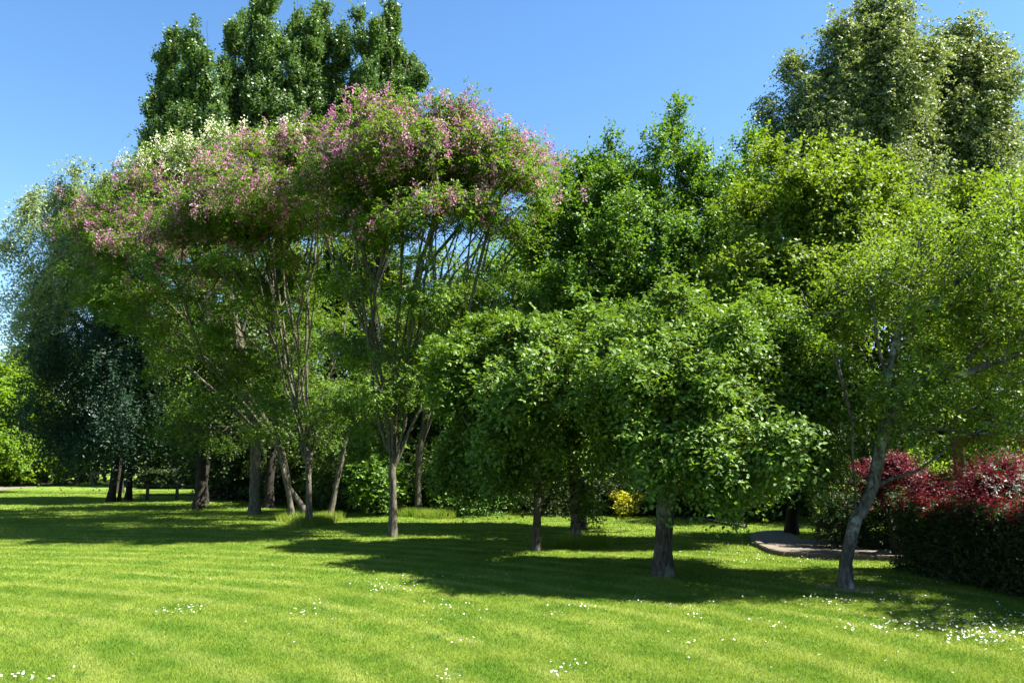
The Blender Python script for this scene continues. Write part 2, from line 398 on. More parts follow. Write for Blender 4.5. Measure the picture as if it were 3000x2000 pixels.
b = G(1570, 1612); d3 = b[1]
limbs = [[b]+PT(d3, (1572, 1520), (1576, 1430), (1570, 1330), (1580, 1200), (1600, 1060)),
         PT(d3, (1574, 1400), (1520, 1250, d3-.3), (1470, 1120, d3-.6), (1430, 1050, d3-.6)),
         PT(d3, (1570, 1340), (1650, 1200, d3-.4), (1720, 1080, d3-.8))]
tree('hanging_leaf_tree', 'smaller tree with hanging leafy strands on a slim grey trunk left of the white-flecked trunk', 'tree', b, limbs,
     PXL([(1600, 1010, d3, 110, 45, 1.), (1500, 1020, d3-.4, 90, 45, .9), (1700, 1000, d3-.8, 80, 50, .8), (1430, 1070, d3, 90, 50, .9), (1570, 1100, d3-1., 100, 50, .7), (1680, 1110, d3-1.2, 80, 60, .6),
          (1760, 1120, d3-.8, 60, 70, .6), (1400, 1180, d3, 80, 60, .9), (1500, 1200, d3-.8, 80, 60, .7), (1430, 1300, d3-.2, 90, 45, .8), (1540, 1310, d3-1, 80, 45, .6), (1640, 1260, d3-.9, 80, 60, .6), (1590, 1180, d3+.8, 170, 120, .9), (1350, 1330, d3+.6, 60, 50, .6), (1370, 970, d3+.8, 90, 40, .8), (1330, 1080, d3+.8, 60, 50, .7), (1450, 1400, d3+.3, 70, 35, .6), (1420, 1450, d3+.2, 40, 34, .4), (1350, 1420, d3+.4, 40, 40, .4), (1560, 1150, d3-2.2, 110, 70, .7), (1460, 1150, d3-2., 90, 60, .7), (1650, 1050, d3-1.8, 90, 60, .7)]),
     'cherry', 1900, .075, 'bark', 13, sides=10, zcut=1.3, shell=.4, minz=1.4, extra=dict(leafL=.08, leafW=.052), holes=[(1440, 1200, d3-.8, 100, 110, 1.4), (1640, 1190, d3-1.2, 36, 110, 1.), (1540, 1260, d3-1, 70, 30, 1.)])

b = G(1687, 1600); d4 = b[1]
tree('flecked_trunk_tree', 'tree on a black and white flecked trunk, its lowest branch trailing to the grass', 'tree', b,
     [[b]+PT(d4, (1685, 1500), (1680, 1400), (1672, 1300), (1680, 1150), (1700, 1000)), PT(d4, (1680, 1420), (1730, 1440), (1760, 1490), (1765, 1540))],
     PXL([(1700, 1150, d4+.3, 160, 160, 1.3), (1600, 1280, d4+.3, 130, 60, 1.), (1725, 1470, d4-.1, 14, 40, .2), (1790, 1220, d4, 80, 60, .8)]),
     'cherry', 700, .085, 'bark_birch', 14, sides=10, zcut=1.0)

# ------------------------------------------------------------------ middle trees
x5 = GX(1693, 20)
tree('alder_tree', 'tall fresh-green tree with upright spiky leaders against the sky, in the centre right', 'tree', x5,
     [[x5]+PT(20, (1690, 1300), (1692, 1100), (1690, 900), (1710, 760), (1750, 600), (1745, 460)),
      PT(20, (1692, 1150), (1800, 950), (1900, 780), (1960, 620), (1988, 480), (1990, 330)),
      PT(20, (1800, 950), (1980, 820), (2060, 680), (2090, 520), (2090, 400)),
      PT(20, (1690, 900), (1820, 700), (1850, 550), (1845, 430)), PT(20, (1980, 820), (2120, 700), (2200, 580), (2240, 500))],
     PXL([(1760, 560, 20, 70, 120, 1.), (1745, 450, 20, 25, 45, .3), (1850, 540, 20, 80, 110, 1.), (1840, 440, 20, 35, 35, .4), (1988, 380, 20, 38, 75, .4), (1990, 530, 20, 70, 90, .8),
          (2085, 430, 20, 45, 75, .5), (2100, 560, 20, 90, 100, 1.), (1850, 750, 19.6, 200, 140, 1.6), (2030, 780, 19.6, 190, 150, 1.5),
          (1680, 760, 20, 90, 110, 1.), (2200, 540, 20, 70, 100, .8), (1800, 900, 19, 200, 100, 1.5), (2050, 920, 19, 180, 90, 1.4), (1650, 880, 19.5, 110, 80, 1.), (1580, 700, 20, 60, 110, .8), (1690, 540, 20, 40, 70, .6), (1920, 520, 20, 60, 90, .8), (2170, 470, 20, 45, 70, .6), (2050, 620, 20, 120, 100, 1.2), (1740, 640, 20, 110, 90, 1.2), (1800, 480, 20, 35, 50, .4)]),
     'alder', 2300, .15, 'bark_dark', 21, zcut=2.5)

x6 = GX(2300, 18.6)
tree('field_maple', 'round yellow-green maple behind the dense cascading tree', 'tree', x6,
     [[x6]+PT(16.5, (2330, 1300), (2340, 1100), (2350, 900), (2360, 700)), PT(16.5, (2340, 1050), (2250, 850), (2210, 700)), PT(16.5, (2340, 1000), (2450, 800), (2520, 650), (2560, 560))],
     PXL([(2330, 620, 16.5, 150, 140, 1.3), (2230, 560, 16.5, 70, 80, .7), (2480, 640, 16.3, 140, 120, 1.2), (2270, 830, 16.0, 180, 130, 1.3), (2480, 850, 16.2, 170, 140, 1.3), (2400, 520, 16.5, 60, 60, .5), (2350, 480, 16.5, 40, 40, .3), (2580, 560, 16.5, 70, 60, .6)]),
     'maple', 1150, .13, 'bark_dark', 22, zcut=2.5)
x7 = GX(2900, 17)
tree('golden_maple', 'yellow-green maple at the right edge behind the pergola', 'tree', x7,
     [[x7]+PT(17, (2900, 1200), (2890, 1000), (2900, 800), (2920, 650)), PT(17, (2890, 1000), (2780, 820), (2740, 700)), PT(17, (2890, 950), (3020, 780), (3080, 640))],
     PXL([(2770, 640, 17, 110, 100, 1.1), (2890, 620, 17, 100, 90, 1.), (2760, 800, 17, 150, 130, 1.3), (2950, 800, 17, 150, 150, 1.3), (3060, 700, 17, 120, 130, 1.2), (2980, 590, 17, 60, 60, .6), (2850, 1000, 17, 170, 130, 1.3), (3050, 950, 17, 130, 150, 1.2)]),
     'maple', 1150, .13, 'bark_dark', 23, zcut=2.0)

# pink robinias
def rob(label, b, d, limbs, lobes, n, seed, rb, fl, name='robinia_tree', zc=2.3, extra=None):
    if n > 700 and name == 'robinia_tree':               # a fan of finer stems between the main forks and the dome
        rg = np.random.default_rng(seed*7)
        l0 = limbs[0]; fk = [l0[min(len(l0)-1, k_)] for k_ in (2, 3, 4, 5, 6)]
        top = [W(l[0], l[1], l[2]) for l in lobes if l[1] < 720]
        for k_ in range(13):
            a = fk[k_ % 5]; t_ = top[rg.integers(len(top))]+rg.normal(0, .45, 3)
            m_ = a+(t_-a)*.45+np.array((rg.uniform(-.15, .22)*(t_[0]-a[0]), -.1*(t_[1]-a[1]), rg.uniform(-.3, .4)))+rg.normal(0, .2, 3)
            m2 = a+(t_-a)*.75+np.array((0, 0, .25))+rg.normal(0, .15, 3)
            limbs = limbs+[(rg.uniform(.014, .030), .007, [a, a+(m_-a)*.5+rg.normal(0, .08, 3), m_, m2, t_])]
    if seed in (33, 34, 35): lobes = [(l[0], l[1]+(42 if l[1] < 560 else 0))+tuple(l[2:]) for l in lobes]
    return tree(name, label, 'tree', b, limbs, PXL(lobes), 'robinia', n, rb, 'bark_rob', seed, 'robinias on the lawn', flowers=fl, zcut=zc, shell=.3, sides=9, extra=extra)

b = G(1150, 1572); d = b[1]
rob('tallest pink-blossomed robinia, its single trunk forking low at the right of the blossoming group', b, d,
    [[b]+PT(d, (1152, 1480), (1150, 1380), (1152, 1345), (1160, 1200), (1190, 1080, d+.2), (1210, 900, d+.3), (1230, 760, d+.3), (1290, 640, d+.3), (1330, 520, d+.3)),
     (.045, .014, PT(d, (1150, 1360), (1112, 1240), (1090, 1120), (1085, 1000), (1100, 850), (1130, 700), (1150, 560), (1180, 420))),
     PT(d, (1170, 1120), (1120, 1010, d-.4), (1105, 900, d-.8)),
     (.045, .014, PT(d, (1190, 1080), (1260, 920, d-.5), (1330, 800, d-.8), (1440, 690, d-.8), (1530, 600, d-.8))),
     (.045, .014, PT(d, (1085, 1000), (1010, 850, d-.4), (960, 720, d-.7), (920, 600, d-.7))),
     (.045, .014, PT(d, (1230, 800), (1330, 680, d+.8), (1440, 560, d+1), (1500, 500, d+1))),
     (.045, .014, PT(d, (1100, 850), (1040, 650, d+.5), (1020, 500, d+.7)))],
    [(1190, 400, d, 150, 60, 1.6), (1330, 430, d, 120, 70, 1.5), (1080, 400, d, 110, 80, 1.3), (1220, 520, d-.5, 200, 80, 1.7), (1420, 540, d, 140, 100, 1.4), (1050, 540, d-.4, 150, 90, 1.4), (1190, 345, d, 100, 25, .9), (1330, 360, d, 80, 30, .8), (1260, 420, d, 160, 60, 1.6), (1000, 440, d, 90, 50, 1.), (1450, 450, d+.3, 90, 50, 1.), (1250, 450, d-.6, 220, 60, 1.8), (1100, 470, d-.5, 150, 60, 1.5),
     (1180, 640, d-1.3, 160, 40, .8), (1330, 610, d-.8, 170, 50, 1.1), (1170, 890, d-1, 90, 30, .5), (1530, 560, d, 70, 80, .8), (1400, 700, d, 110, 40, .8), (1040, 700, d+.8, 120, 60, 1.2), (1060, 850, d+1.2, 120, 60, 1.), (1230, 1000, d+1.2, 110, 60, 1.), (1310, 1120, d+.8, 80, 50, .8), (1030, 1010, d+1, 80, 60, .8), (1090, 1200, d+.8, 90, 50, .8), (1200, 1260, d+.6, 90, 45, .8), (1000, 620, d+.4, 110, 60, 1.2), (1420, 640, d+.6, 110, 50, 1.), (1110, 820, d-.8, 70, 22, .6), (1260, 760, d-.9, 80, 22, .6), (1180, 950, d-.7, 70, 22, .6), (1350, 860, d-.6, 80, 24, .6), (1090, 1060, d-.5, 60, 22, .5), (1290, 1010, d-.6, 70, 22, .5), (1140, 1160, d-.6, 70, 22, .5), (1250, 1100, d-.5, 60, 22, .5), (1400, 760, d-.5, 80, 24, .6), (1480, 800, d, 70, 30, .6)],
    2400, 31, .082, ('pink', 820, .14, 1.5))
b = G(1226, 1510); d = b[1]
rob('pink-blossomed robinia with a straight sunlit trunk standing back right of the tallest one', b, d,
    [[b]+PT(d, (1224, 1440), (1228, 1330), (1250, 1200), (1270, 1080), (1260, 950), (1290, 830), (1380, 720), (1450, 600)),
     (.045, .014, PT(d, (1250, 1180), (1300, 1080), (1350, 940), (1430, 820), (1520, 740), (1600, 660))),
     (.045, .014, PT(d, (1270, 1050), (1240, 900), (1250, 760), (1290, 640))),
     (.045, .014, PT(d, (1350, 940), (1370, 800), (1380, 660), (1400, 540)))],
    [(1480, 470, d, 90, 70, 1.2), (1560, 500, d, 80, 80, 1.1), (1400, 480, d, 120, 80, 1.4), (1600, 620, d, 80, 90, 1.2), (1500, 600, d, 120, 70, 1.3), (1290, 500, d, 120, 90, 1.4), (1620, 760, d, 60, 60, .8), (1500, 420, d, 50, 30, .6), (1380, 980, d, 100, 60, 1.), (1320, 860, d, 110, 50, 1.2), (1560, 860, d, 90, 70, 1.), (1650, 600, d, 60, 90, .8)],
    1150, 32, .10, ('pink', 420, .15, 1.6), zc=3.)
b = G(905, 1540); d = b[1]
rob('pink-blossomed robinia on a slender sunlit trunk splitting into a fan of stems', b, d,
    [[b]+PT(d, (906, 1470), (905, 1410), (900, 1330), (870, 1200), (845, 1100), (790, 980), (770, 860), (740, 740), (700, 620)),
     (.045, .014, PT(d, (908, 1420), (912, 1330), (900, 1200), (880, 1100), (870, 1000), (840, 900), (830, 780), (820, 640), (800, 500))),
     (.045, .014, PT(d, (840, 920), (900, 830), (940, 740), (960, 640), (980, 520))),
     (.045, .014, PT(d, (845, 1100), (770, 1030), (700, 960), (640, 880))),
     (.045, .014, PT(d, (900, 1330), (870, 1180, d-.6), (850, 1040, d-.9))),
     (.045, .014, PT(d, (780, 960), (720, 850), (660, 760), (600, 680)))],
    [(900, 420, d, 130, 70, 1.6), (780, 440, d, 120, 70, 1.5), (960, 500, d, 110, 80, 1.4), (820, 560, d, 170, 80, 1.8), (680, 540, d, 120, 90, 1.5), (900, 640, d-1, 130, 60, 1.2), (740, 680, d-1, 130, 60, 1.2),
     (640, 640, d, 110, 70, 1.3), (800, 760, d-1.3, 80, 30, .6), (880, 1220, d-1, 130, 40, .9), (760, 1240, d-.5, 110, 50, .8), (950, 1300, d, 90, 40, .7), (700, 900, d-1, 90, 40, .7), (820, 860, d+1.4, 110, 60, 1.1), (940, 760, d+1, 100, 60, 1.), (900, 980, d+1.3, 110, 60, 1.), (760, 1030, d+1.3, 100, 60, 1.), (840, 1120, d+1, 110, 50, 1.), (660, 780, d+.6, 110, 70, 1.2), (700, 620, d, 130, 60, 1.4), (850, 660, d, 130, 60, 1.4), (720, 850, d-.8, 70, 22, .6), (880, 840, d-.8, 70, 22, .6), (810, 960, d-.8, 70, 22, .6), (910, 1060, d-.6, 70, 22, .6), (750, 1120, d-.6, 60, 22, .5), (660, 980, d-.5, 60, 22, .5), (1000, 1120, d, 70, 50, .8), (760, 560, d-2.6, 110, 60, 1.4), (880, 560, d-2.8, 110, 60, 1.4), (700, 720, d-3, 90, 50, 1.2)],
    2200, 33, .075, ('pink', 640, .15, 1.5), zc=2.0)
b = G(878, 1522); d = b[1]+1
rob('spreading robinia at the left of the blossoming group, reaching over the dark willow', b+np.array((0, 1, 0)), d,
    [[b+np.array((0, 1, 0))]+PT(d, (850, 1430), (830, 1330), (780, 1230), (700, 1120), (600, 1060), (520, 960), (440, 850), (380, 740)),
     (.045, .014, PT(d, (700, 1120), (620, 980), (560, 840), (520, 700), (500, 580))),
     (.045, .014, PT(d, (600, 1060), (480, 1010), (400, 900), (320, 800))), (.045, .014, PT(d, (640, 1010), (660, 850), (640, 700), (640, 560)))],
    [(560, 520, d, 130, 80, 1.7), (460, 560, d, 100, 70, 1.5), (380, 640, d, 100, 80, 1.4), (320, 720, d, 90, 80, 1.3), (500, 680, d, 150, 90, 1.8), (420, 790, d, 150, 90, 1.7), (600, 760, d-.6, 130, 70, 1.4),
     (520, 900, d-.8, 150, 60, 1.3), (400, 920, d, 120, 60, 1.2), (640, 470, d, 100, 60, 1.2), (620, 1180, d-1, 110, 50, 1.), (600, 1020, d-1, 100, 50, .9), (290, 640, d, 50, 40, .6), (560, 1300, d-.5, 80, 60, .8), (500, 1030, d, 110, 60, 1.2), (680, 880, d, 90, 70, 1.), (700, 1060, d, 90, 60, 1.), (480, 1180, d, 90, 60, 1.), (680, 1200, d, 80, 60, 1.), (350, 850, d, 90, 60, 1.2), (420, 700, d-3.2, 110, 60, 1.6), (560, 640, d-3.4, 110, 60, 1.6), (680, 660, d-3.5, 100, 60, 1.5), (500, 800, d-3.4, 100, 50, 1.4)],
    1900, 34, .08, ('pink', 540, .17, 1.6), zc=2.6)
x = GX(760, 25.5)
rob('cream-blossomed robinia rising behind the pink ones, in front of the poplars', x, 25.5,
    [[x]+PT(25.5, (750, 1300), (720, 1100), (680, 900), (640, 700), (560, 500), (530, 430)), PT(25.5, (700, 1000), (800, 700), (840, 500), (850, 400)), PT(25.5, (680, 800), (700, 600), (720, 440), (740, 370))],
    [(530, 460, 25.5, 90, 65, 1.3), (490, 440, 25.5, 45, 35, .7), (600, 430, 25.5, 60, 50, .9), (730, 380, 25.5, 60, 45, .9), (860, 380, 25.5, 55, 50, .8), (800, 430, 25.5, 90, 50, 1.), (660, 440, 25.5, 80, 50, 1.), (450, 490, 25.5, 50, 20, .5), (650, 360, 25.5, 15, 35, .3)],
    700, 35, .16, ('cream', 430, .35, 1.9), name='cream_robinia', zc=3.)
# thin leaning stems in the robinia clump
for px0, py0, pts, lab in ((858, 1525, [(845, 1440), (820, 1330), (800, 1200), (790, 1050), (800, 900)], 'thin leaning young robinia left of the slender sunlit trunk'),
                           (962, 1522, [(985, 1420), (1010, 1300), (1050, 1180), (1075, 1050), (1090, 940)], 'young robinia leaning right between the two front robinia trunks')):
    b = G(px0, py0); d = b[1]
    px1, py1 = pts[-1]
    rob(lab, b, d, [[b]+PT(d, *pts)], [(px1, py1-40, d, 70, 50, .8), (px1-20, py1+120, d-.4, 70, 40, .7), (px1, py1+260, d-.3, 60, 40, .6)], 130, 36+px0, .07, None, zc=2.2)

# ------------------------------------------------------------------ tall trees behind
def pop(label, basepx, d, cols, n, seed):
    x = GX(basepx, d); lobes = []
    for ci, (cx, top, bot, rx) in enumerate(cols):
        top = top+30; hgt = bot-top; rx = rx*.98; dz = ((ci*5) % 4-1.5)*.55
        for t, f in ((.015, .10), (.07, .24), (.15, .45), (.28, .76), (.46, 1.), (.62, 1.1), (.80, 1.1), (.95, 1.)):
            lobes.append((cx+(basepx-cx)*.15*t, top+hgt*t, rx*f, hgt*.12, dz))
    lb = PXL([(l[0], l[1], d+l[4], l[2], l[3], l[2]*d/F*1.2) for l in lobes])
    c0 = cols[0]
    limbs = [[x]+PT(d, (basepx, 1200), (basepx+(c0[0]-basepx)*.5, 800), (c0[0], 500), (c0[0], c0[1]+20))]
    for c in cols[1:]:
        limbs.append(PT(d, (basepx+(c0[0]-basepx)*.5, 850), (c[0]*.6+c0[0]*.4, 650), (c[0], (c[1]+c[2])/2), (c[0], c[1]+15)))
    tree('poplar_tree', label, 'tree', x, limbs, lb, 'poplar', n, .23, 'bark_dark', seed, 'tall poplars behind the robinias', zcut=4, shell=.45, sides=8)
pop('left poplar of the tall group, with a lower spire at its left foot', 605, 31.5, [(608, 42, 560, 40), (560, 115, 600, 45), (512, 95, 570, 38), (482, 150, 560, 28), (452, 285, 560, 26), (650, 150, 580, 38), (690, 80, 520, 30), (590, 300, 660, 60), (520, 330, 640, 50), (570, 190, 650, 75), (670, 260, 640, 50)], 2700, 41)
pop('tallest poplar, reaching past the top of the view', 800, 33, [(800, -70, 560, 48), (765, -20, 560, 38), (872, -50, 560, 42), (722, 60, 560, 34), (840, 110, 640, 60), (915, 60, 580, 26), (680, 240, 560, 30), (895, 280, 620, 50), (760, 260, 640, 60), (810, 100, 640, 90), (720, 220, 620, 50)], 3000, 42)
pop('narrow double-tipped poplar in the gap right of the tallest', 975, 35, [(938, 42, 470, 20), (976, 38, 480, 24), (962, 200, 560, 44), (1010, 300, 560, 34), (1002, 115, 500, 24)], 800, 43)
pop('broad right-hand poplar, with a stepped right side', 1090, 33.5, [(1110, 10, 500, 34), (1064, 38, 500, 34), (1147, 32, 500, 26), (1190, 125, 540, 36), (1222, 185, 520, 24), (1030, 150, 540, 28), (1100, 210, 600, 64), (1110, 130, 620, 85), (1170, 250, 600, 50)], 2300, 44)

def birch(label, bpx, d, lobes, n, seed):
    x = GX(bpx, d)
    limbs = [[x]+PT(d, (bpx, 1100), (bpx-10, 800), (lobes[0][0]+15, 400), (lobes[0][0], lobes[0][1]-lobes[0][3]*.7))]
    for l in lobes[1:]:
        if l[1] < 560: limbs.append(PT(d, (bpx, 850), (l[0]*.5+bpx*.5, l[1]+200), (l[0], l[1])))
    tree('birch_tree', label, 'tree', x, limbs, PXL([(l[0], l[1], d, l[2], l[3], min(l[2]*d/F, 2.2)) for l in lobes]), 'birch', n, .2, 'bark_birch', seed, 'tall birches at the right', zcut=4, shell=.42)
birch('left tall birch with drooping twigs, top touching the upper edge', 2520, 28, [(2565, 60, 38, 60), (2575, 150, 85, 80), (2480, 150, 50, 75), (2610, 110, 40, 60), (2620, 200, 95, 110), (2480, 270, 90, 120), (2560, 330, 130, 130), (2400, 350, 80, 110), (2330, 270, 26, 70), (2300, 360, 50, 70), (2285, 440, 45, 70), (2480, 500, 160, 130), (2640, 480, 90, 140), (2420, 150, 10, 25), (2350, 520, 90, 90), (2680, 300, 50, 100), (2560, 600, 160, 110), (2535, 14, 14, 26), (2598, 26, 14, 24), (2468, 62, 12, 24), (2650, 66, 14, 26), (2420, 100, 14, 30), (2332, 212, 16, 32), (2284, 300, 18, 30), (2262, 380, 20, 30)], 2100, 51)
birch('right tall birch, rounder and slightly lower, paler on its sunny side', 2820, 29.5, [(2800, 140, 38, 60), (2830, 190, 60, 60), (2860, 210, 60, 80), (2750, 240, 70, 80), (2830, 330, 100, 120), (2740, 420, 100, 130), (2900, 400, 55, 130), (2830, 560, 120, 130), (2940, 560, 35, 90), (2740, 600, 110, 110), (2720, 300, 50, 80), (2700, 420, 70, 110), (2900, 290, 45, 90), (2920, 480, 50, 110), (2850, 96, 14, 26), (2786, 84, 12, 24), (2902, 150, 14, 26), (2936, 240, 16, 30), (2960, 380, 16, 40)], 1900, 52)

# left side
x = GX(385, 33.5)
tree('weeping_willow', 'big multi-stemmed willow at the left, silvery strands hanging over the lawn', 'tree', x,
     [[GX(345, 33.3)]+PT(33.3, (347, 1300), (330, 1100), (260, 850), (180, 700)), [GX(370, 33.6)]+PT(33.6, (372, 1280), (360, 1050), (330, 800), (290, 620)),
      [GX(402, 33.8)]+PT(33.8, (400, 1260), (420, 1080), (450, 900)), [GX(430, 33.2)]+PT(33.2, (428, 1280), (450, 1150), (500, 1050)),
      PT(33.3, (300, 980), (180, 900), (80, 860)), PT(33.3, (330, 1100), (220, 1080), (140, 1060))],
     PXL([(160, 660, 33.5, 80, 70, 2.), (250, 580, 34, 75, 60, 1.8), (110, 750, 33.5, 60, 70, 1.5), (200, 790, 33.5, 100, 90, 2.2), (60, 870, 33.5, 50, 45, 1.2), (140, 890, 33.5, 70, 60, 1.5), (300, 760, 34, 90, 110, 2.)]),
     'willow', 500, .15, 'bark_dark', 61, zcut=3)
x = GX(395, 34.5)
tree('shade_painted_willow', 'shaded lower part of the silvery willow, the shade painted into dark blue-green leaves, its foliage down to the grass', 'tree', x,
     [[x]+PT(34.5, (390, 1300), (380, 1150), (330, 1000)), PT(34.5, (390, 1250), (470, 1100), (520, 980)), PT(34.5, (390, 1250), (270, 1130), (200, 1050))],
     PXL([(260, 1020, 33, 150, 110, 2.2), (400, 1000, 33, 150, 120, 2.2), (180, 1150, 33, 110, 110, 1.8), (300, 1200, 32.5, 130, 100, 1.8), (470, 1170, 32.5, 120, 110, 1.8), (250, 1320, 33.5, 90, 60, 1.2), (530, 1000, 33.5, 90, 120, 1.8), (250, 1380, 35, 80, 30, 1.)]),
     'willow', 720, .13, 'bark_dark', 62, zcut=2, leafmatkey='teal_shade', minz=2.6)  # dark leaf colour stands for the shade under the silvery crown
x = GX(360, 42)
tree('backlit_alder', 'alder top against the sky behind the willow, its backlit darkness painted into the leaves', 'tree', x,
     [[x]+PT(42, (360, 1200), (360, 900), (365, 700), (370, 560))], PXL([(350, 570, 42, 75, 65, 2.), (300, 560, 42, 35, 45, 1.), (420, 540, 42, 40, 45, 1.), (330, 680, 42, 80, 90, 2.), (400, 680, 42, 80, 110, 2.), (360, 850, 42, 110, 120, 2.2)]),
     'wood', 330, .3, 'bark_dark', 63, zcut=4, leafmatkey='teal_shade', extra=dict(droop=.8))  # backlit darkness is put into the leaf colour
x = GX(70, 56)
tree('bright_maple', 'bright lime-green tree in layered sprays by the far left path', 'tree', x,
     [[x]+PT(56, (70, 1300), (60, 1150), (40, 1080))],
     PXL([(60, 1330, 55, 120, 60, 3.), (150, 1300, 55, 70, 70, 2.), (40, 1230, 56, 90, 60, 2.5), (10, 1130, 56, 70, 60, 2.), (170, 1230, 56, 45, 50, 1.2), (-60, 1200, 56, 80, 160, 2.5), (60, 1385, 55, 120, 22, 2.5)]),
     'lime', 420, .25, 'bark_dark', 64, zcut=1)
for i, (px, py, d, rx, ry, lab) in enumerate(((30, 1060, 66, 90, 80, 'dark tree top at the far left edge above the lime-green one'), (150, 1030, 62, 80, 70, 'dark distant tree between the lime-green tree and the willow'))):
    x = GX(px, d)
    tree('distant_tree', lab, 'tree', x, [[x]+PT(d, (px, 1200), (px, py))], PXL([(px, py, d, rx, ry, 3), (px+20, py+120, d, rx*1.1, 120, 3), (px, py+250, d, rx, 90, 3)]),
         'wood', 230, .3, 'bark_dark', 65+i, group='woodland trees behind the lawn', zcut=2, extra=dict(leafL=.25, leafW=.18, spread=.7), leafmatkey='wood')

# woodland behind: px, top row, distance, half width, material, bottom row
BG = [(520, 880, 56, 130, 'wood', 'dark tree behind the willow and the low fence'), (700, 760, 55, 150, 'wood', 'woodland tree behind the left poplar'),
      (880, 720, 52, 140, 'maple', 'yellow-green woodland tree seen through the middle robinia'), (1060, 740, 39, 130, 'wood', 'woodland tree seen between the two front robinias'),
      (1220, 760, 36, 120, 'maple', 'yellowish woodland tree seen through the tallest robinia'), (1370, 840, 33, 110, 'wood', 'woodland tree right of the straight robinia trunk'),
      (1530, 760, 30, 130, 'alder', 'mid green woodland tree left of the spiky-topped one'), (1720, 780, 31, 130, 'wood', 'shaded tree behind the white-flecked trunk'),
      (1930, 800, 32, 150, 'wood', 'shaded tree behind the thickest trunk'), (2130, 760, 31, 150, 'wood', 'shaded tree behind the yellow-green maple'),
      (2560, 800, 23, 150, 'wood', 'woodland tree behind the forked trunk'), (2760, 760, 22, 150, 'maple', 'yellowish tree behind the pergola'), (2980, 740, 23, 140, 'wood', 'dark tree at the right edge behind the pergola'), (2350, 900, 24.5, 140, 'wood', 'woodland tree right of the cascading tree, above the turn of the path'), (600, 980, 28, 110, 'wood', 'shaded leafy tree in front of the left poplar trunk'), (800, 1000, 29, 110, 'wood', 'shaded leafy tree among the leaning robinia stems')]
for i, (px, top, d, hw, mk, lab) in enumerate(BG):
    x = GX(px, d); k = d/F
    rr = np.random.default_rng(700+i)
    lb = []
    y = top+60
    while y < 1400:
        for s in (-.45, .45):
            lb.append((px+s*hw+rr.normal(0, 12), y+rr.normal(0, 20), d+rr.normal(0, .6), hw*.75, 75, 2.0))
        y += 105
    lo = 1330 if i < 9 or i > 13 else 1380
    lb = [l for l in lb if l[1] < lo-20]
    area = hw*(1400-top)*k*k
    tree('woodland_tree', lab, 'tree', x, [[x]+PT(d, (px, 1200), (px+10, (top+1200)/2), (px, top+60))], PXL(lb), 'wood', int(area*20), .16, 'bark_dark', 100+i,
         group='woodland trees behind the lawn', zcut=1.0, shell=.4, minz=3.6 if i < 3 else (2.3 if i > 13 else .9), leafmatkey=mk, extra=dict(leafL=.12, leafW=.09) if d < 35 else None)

rng = np.random.default_rng(990)
ntp = 2600
px_ = rng.uniform(-1800, 4800, ntp); d_ = rng.uniform(58, 72, ntp); hh_ = (5.5+1.6*np.sin(px_*.011)+1.2*np.sin(px_*.031+2))*np.where(px_ < 300, .6, 1)
tp_ = np.stack([(px_-1500)/F*d_, d_, .3+hh_*rng.uniform(0, 1, ntp)**.8], 1)
cc_ = tp_.copy(); cc_[:, 1] += 3; cc_[:, 2] -= 2
v, var = shoots(rng, tp_, cc_, 11, 1.2, 8, .34, .25, .5, .3, .6, .3, .8, 0, .8)
v[:, 2] = np.maximum(v[:, 2], .02)
tag(mesh_np('woodland', v, np.arange(len(v)), 4, M['wood'], attr=var), 'far belt of woodland closing the view beyond the lawn', 'woodland', kind='stuff')

# ------------------------------------------------------------------ shrubs of the understorey
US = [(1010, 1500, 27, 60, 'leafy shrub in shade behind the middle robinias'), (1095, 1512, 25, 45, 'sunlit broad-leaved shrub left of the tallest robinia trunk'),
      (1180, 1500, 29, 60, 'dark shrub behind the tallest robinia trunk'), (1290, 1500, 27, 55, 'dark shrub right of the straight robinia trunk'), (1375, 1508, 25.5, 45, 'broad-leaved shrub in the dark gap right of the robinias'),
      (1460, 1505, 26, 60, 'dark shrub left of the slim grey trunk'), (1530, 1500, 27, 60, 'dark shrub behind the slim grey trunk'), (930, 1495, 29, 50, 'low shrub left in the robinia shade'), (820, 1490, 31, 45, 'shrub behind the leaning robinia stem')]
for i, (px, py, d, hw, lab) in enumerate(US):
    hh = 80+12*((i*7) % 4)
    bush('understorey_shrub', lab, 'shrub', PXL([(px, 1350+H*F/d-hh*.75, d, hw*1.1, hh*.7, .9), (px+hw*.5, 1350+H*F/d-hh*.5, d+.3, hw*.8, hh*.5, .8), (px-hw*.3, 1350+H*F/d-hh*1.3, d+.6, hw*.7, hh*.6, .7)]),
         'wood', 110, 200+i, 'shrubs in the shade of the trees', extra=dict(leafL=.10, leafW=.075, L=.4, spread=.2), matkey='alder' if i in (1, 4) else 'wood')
U2 = [(640, 37, 'dark shrub right of the low fence, seen between the far trunks'), (720, 35, 'dark shrub behind the robinia bases at the left'), (800, 34, 'tall dark shrub behind the leaning stems'), (880, 33, 'tall dark shrub behind the slender sunlit trunk'), (970, 33, 'tall dark shrub between the two front robinias'),
      (1060, 32, 'tall dark shrub left of the tallest robinia trunk'), (1150, 32, 'tall dark shrub behind the tallest robinia trunk'), (1240, 31, 'tall dark shrub behind the straight robinia trunk'), (1330, 31, 'tall dark shrub at the right of the robinias'), (1420, 30, 'tall dark shrub in the dark gap left of the slim grey trunk'), (1510, 30, 'tall dark shrub behind the slim grey trunk'), (1600, 30, 'tall dark shrub behind the leaning stem and flecked trunk')]
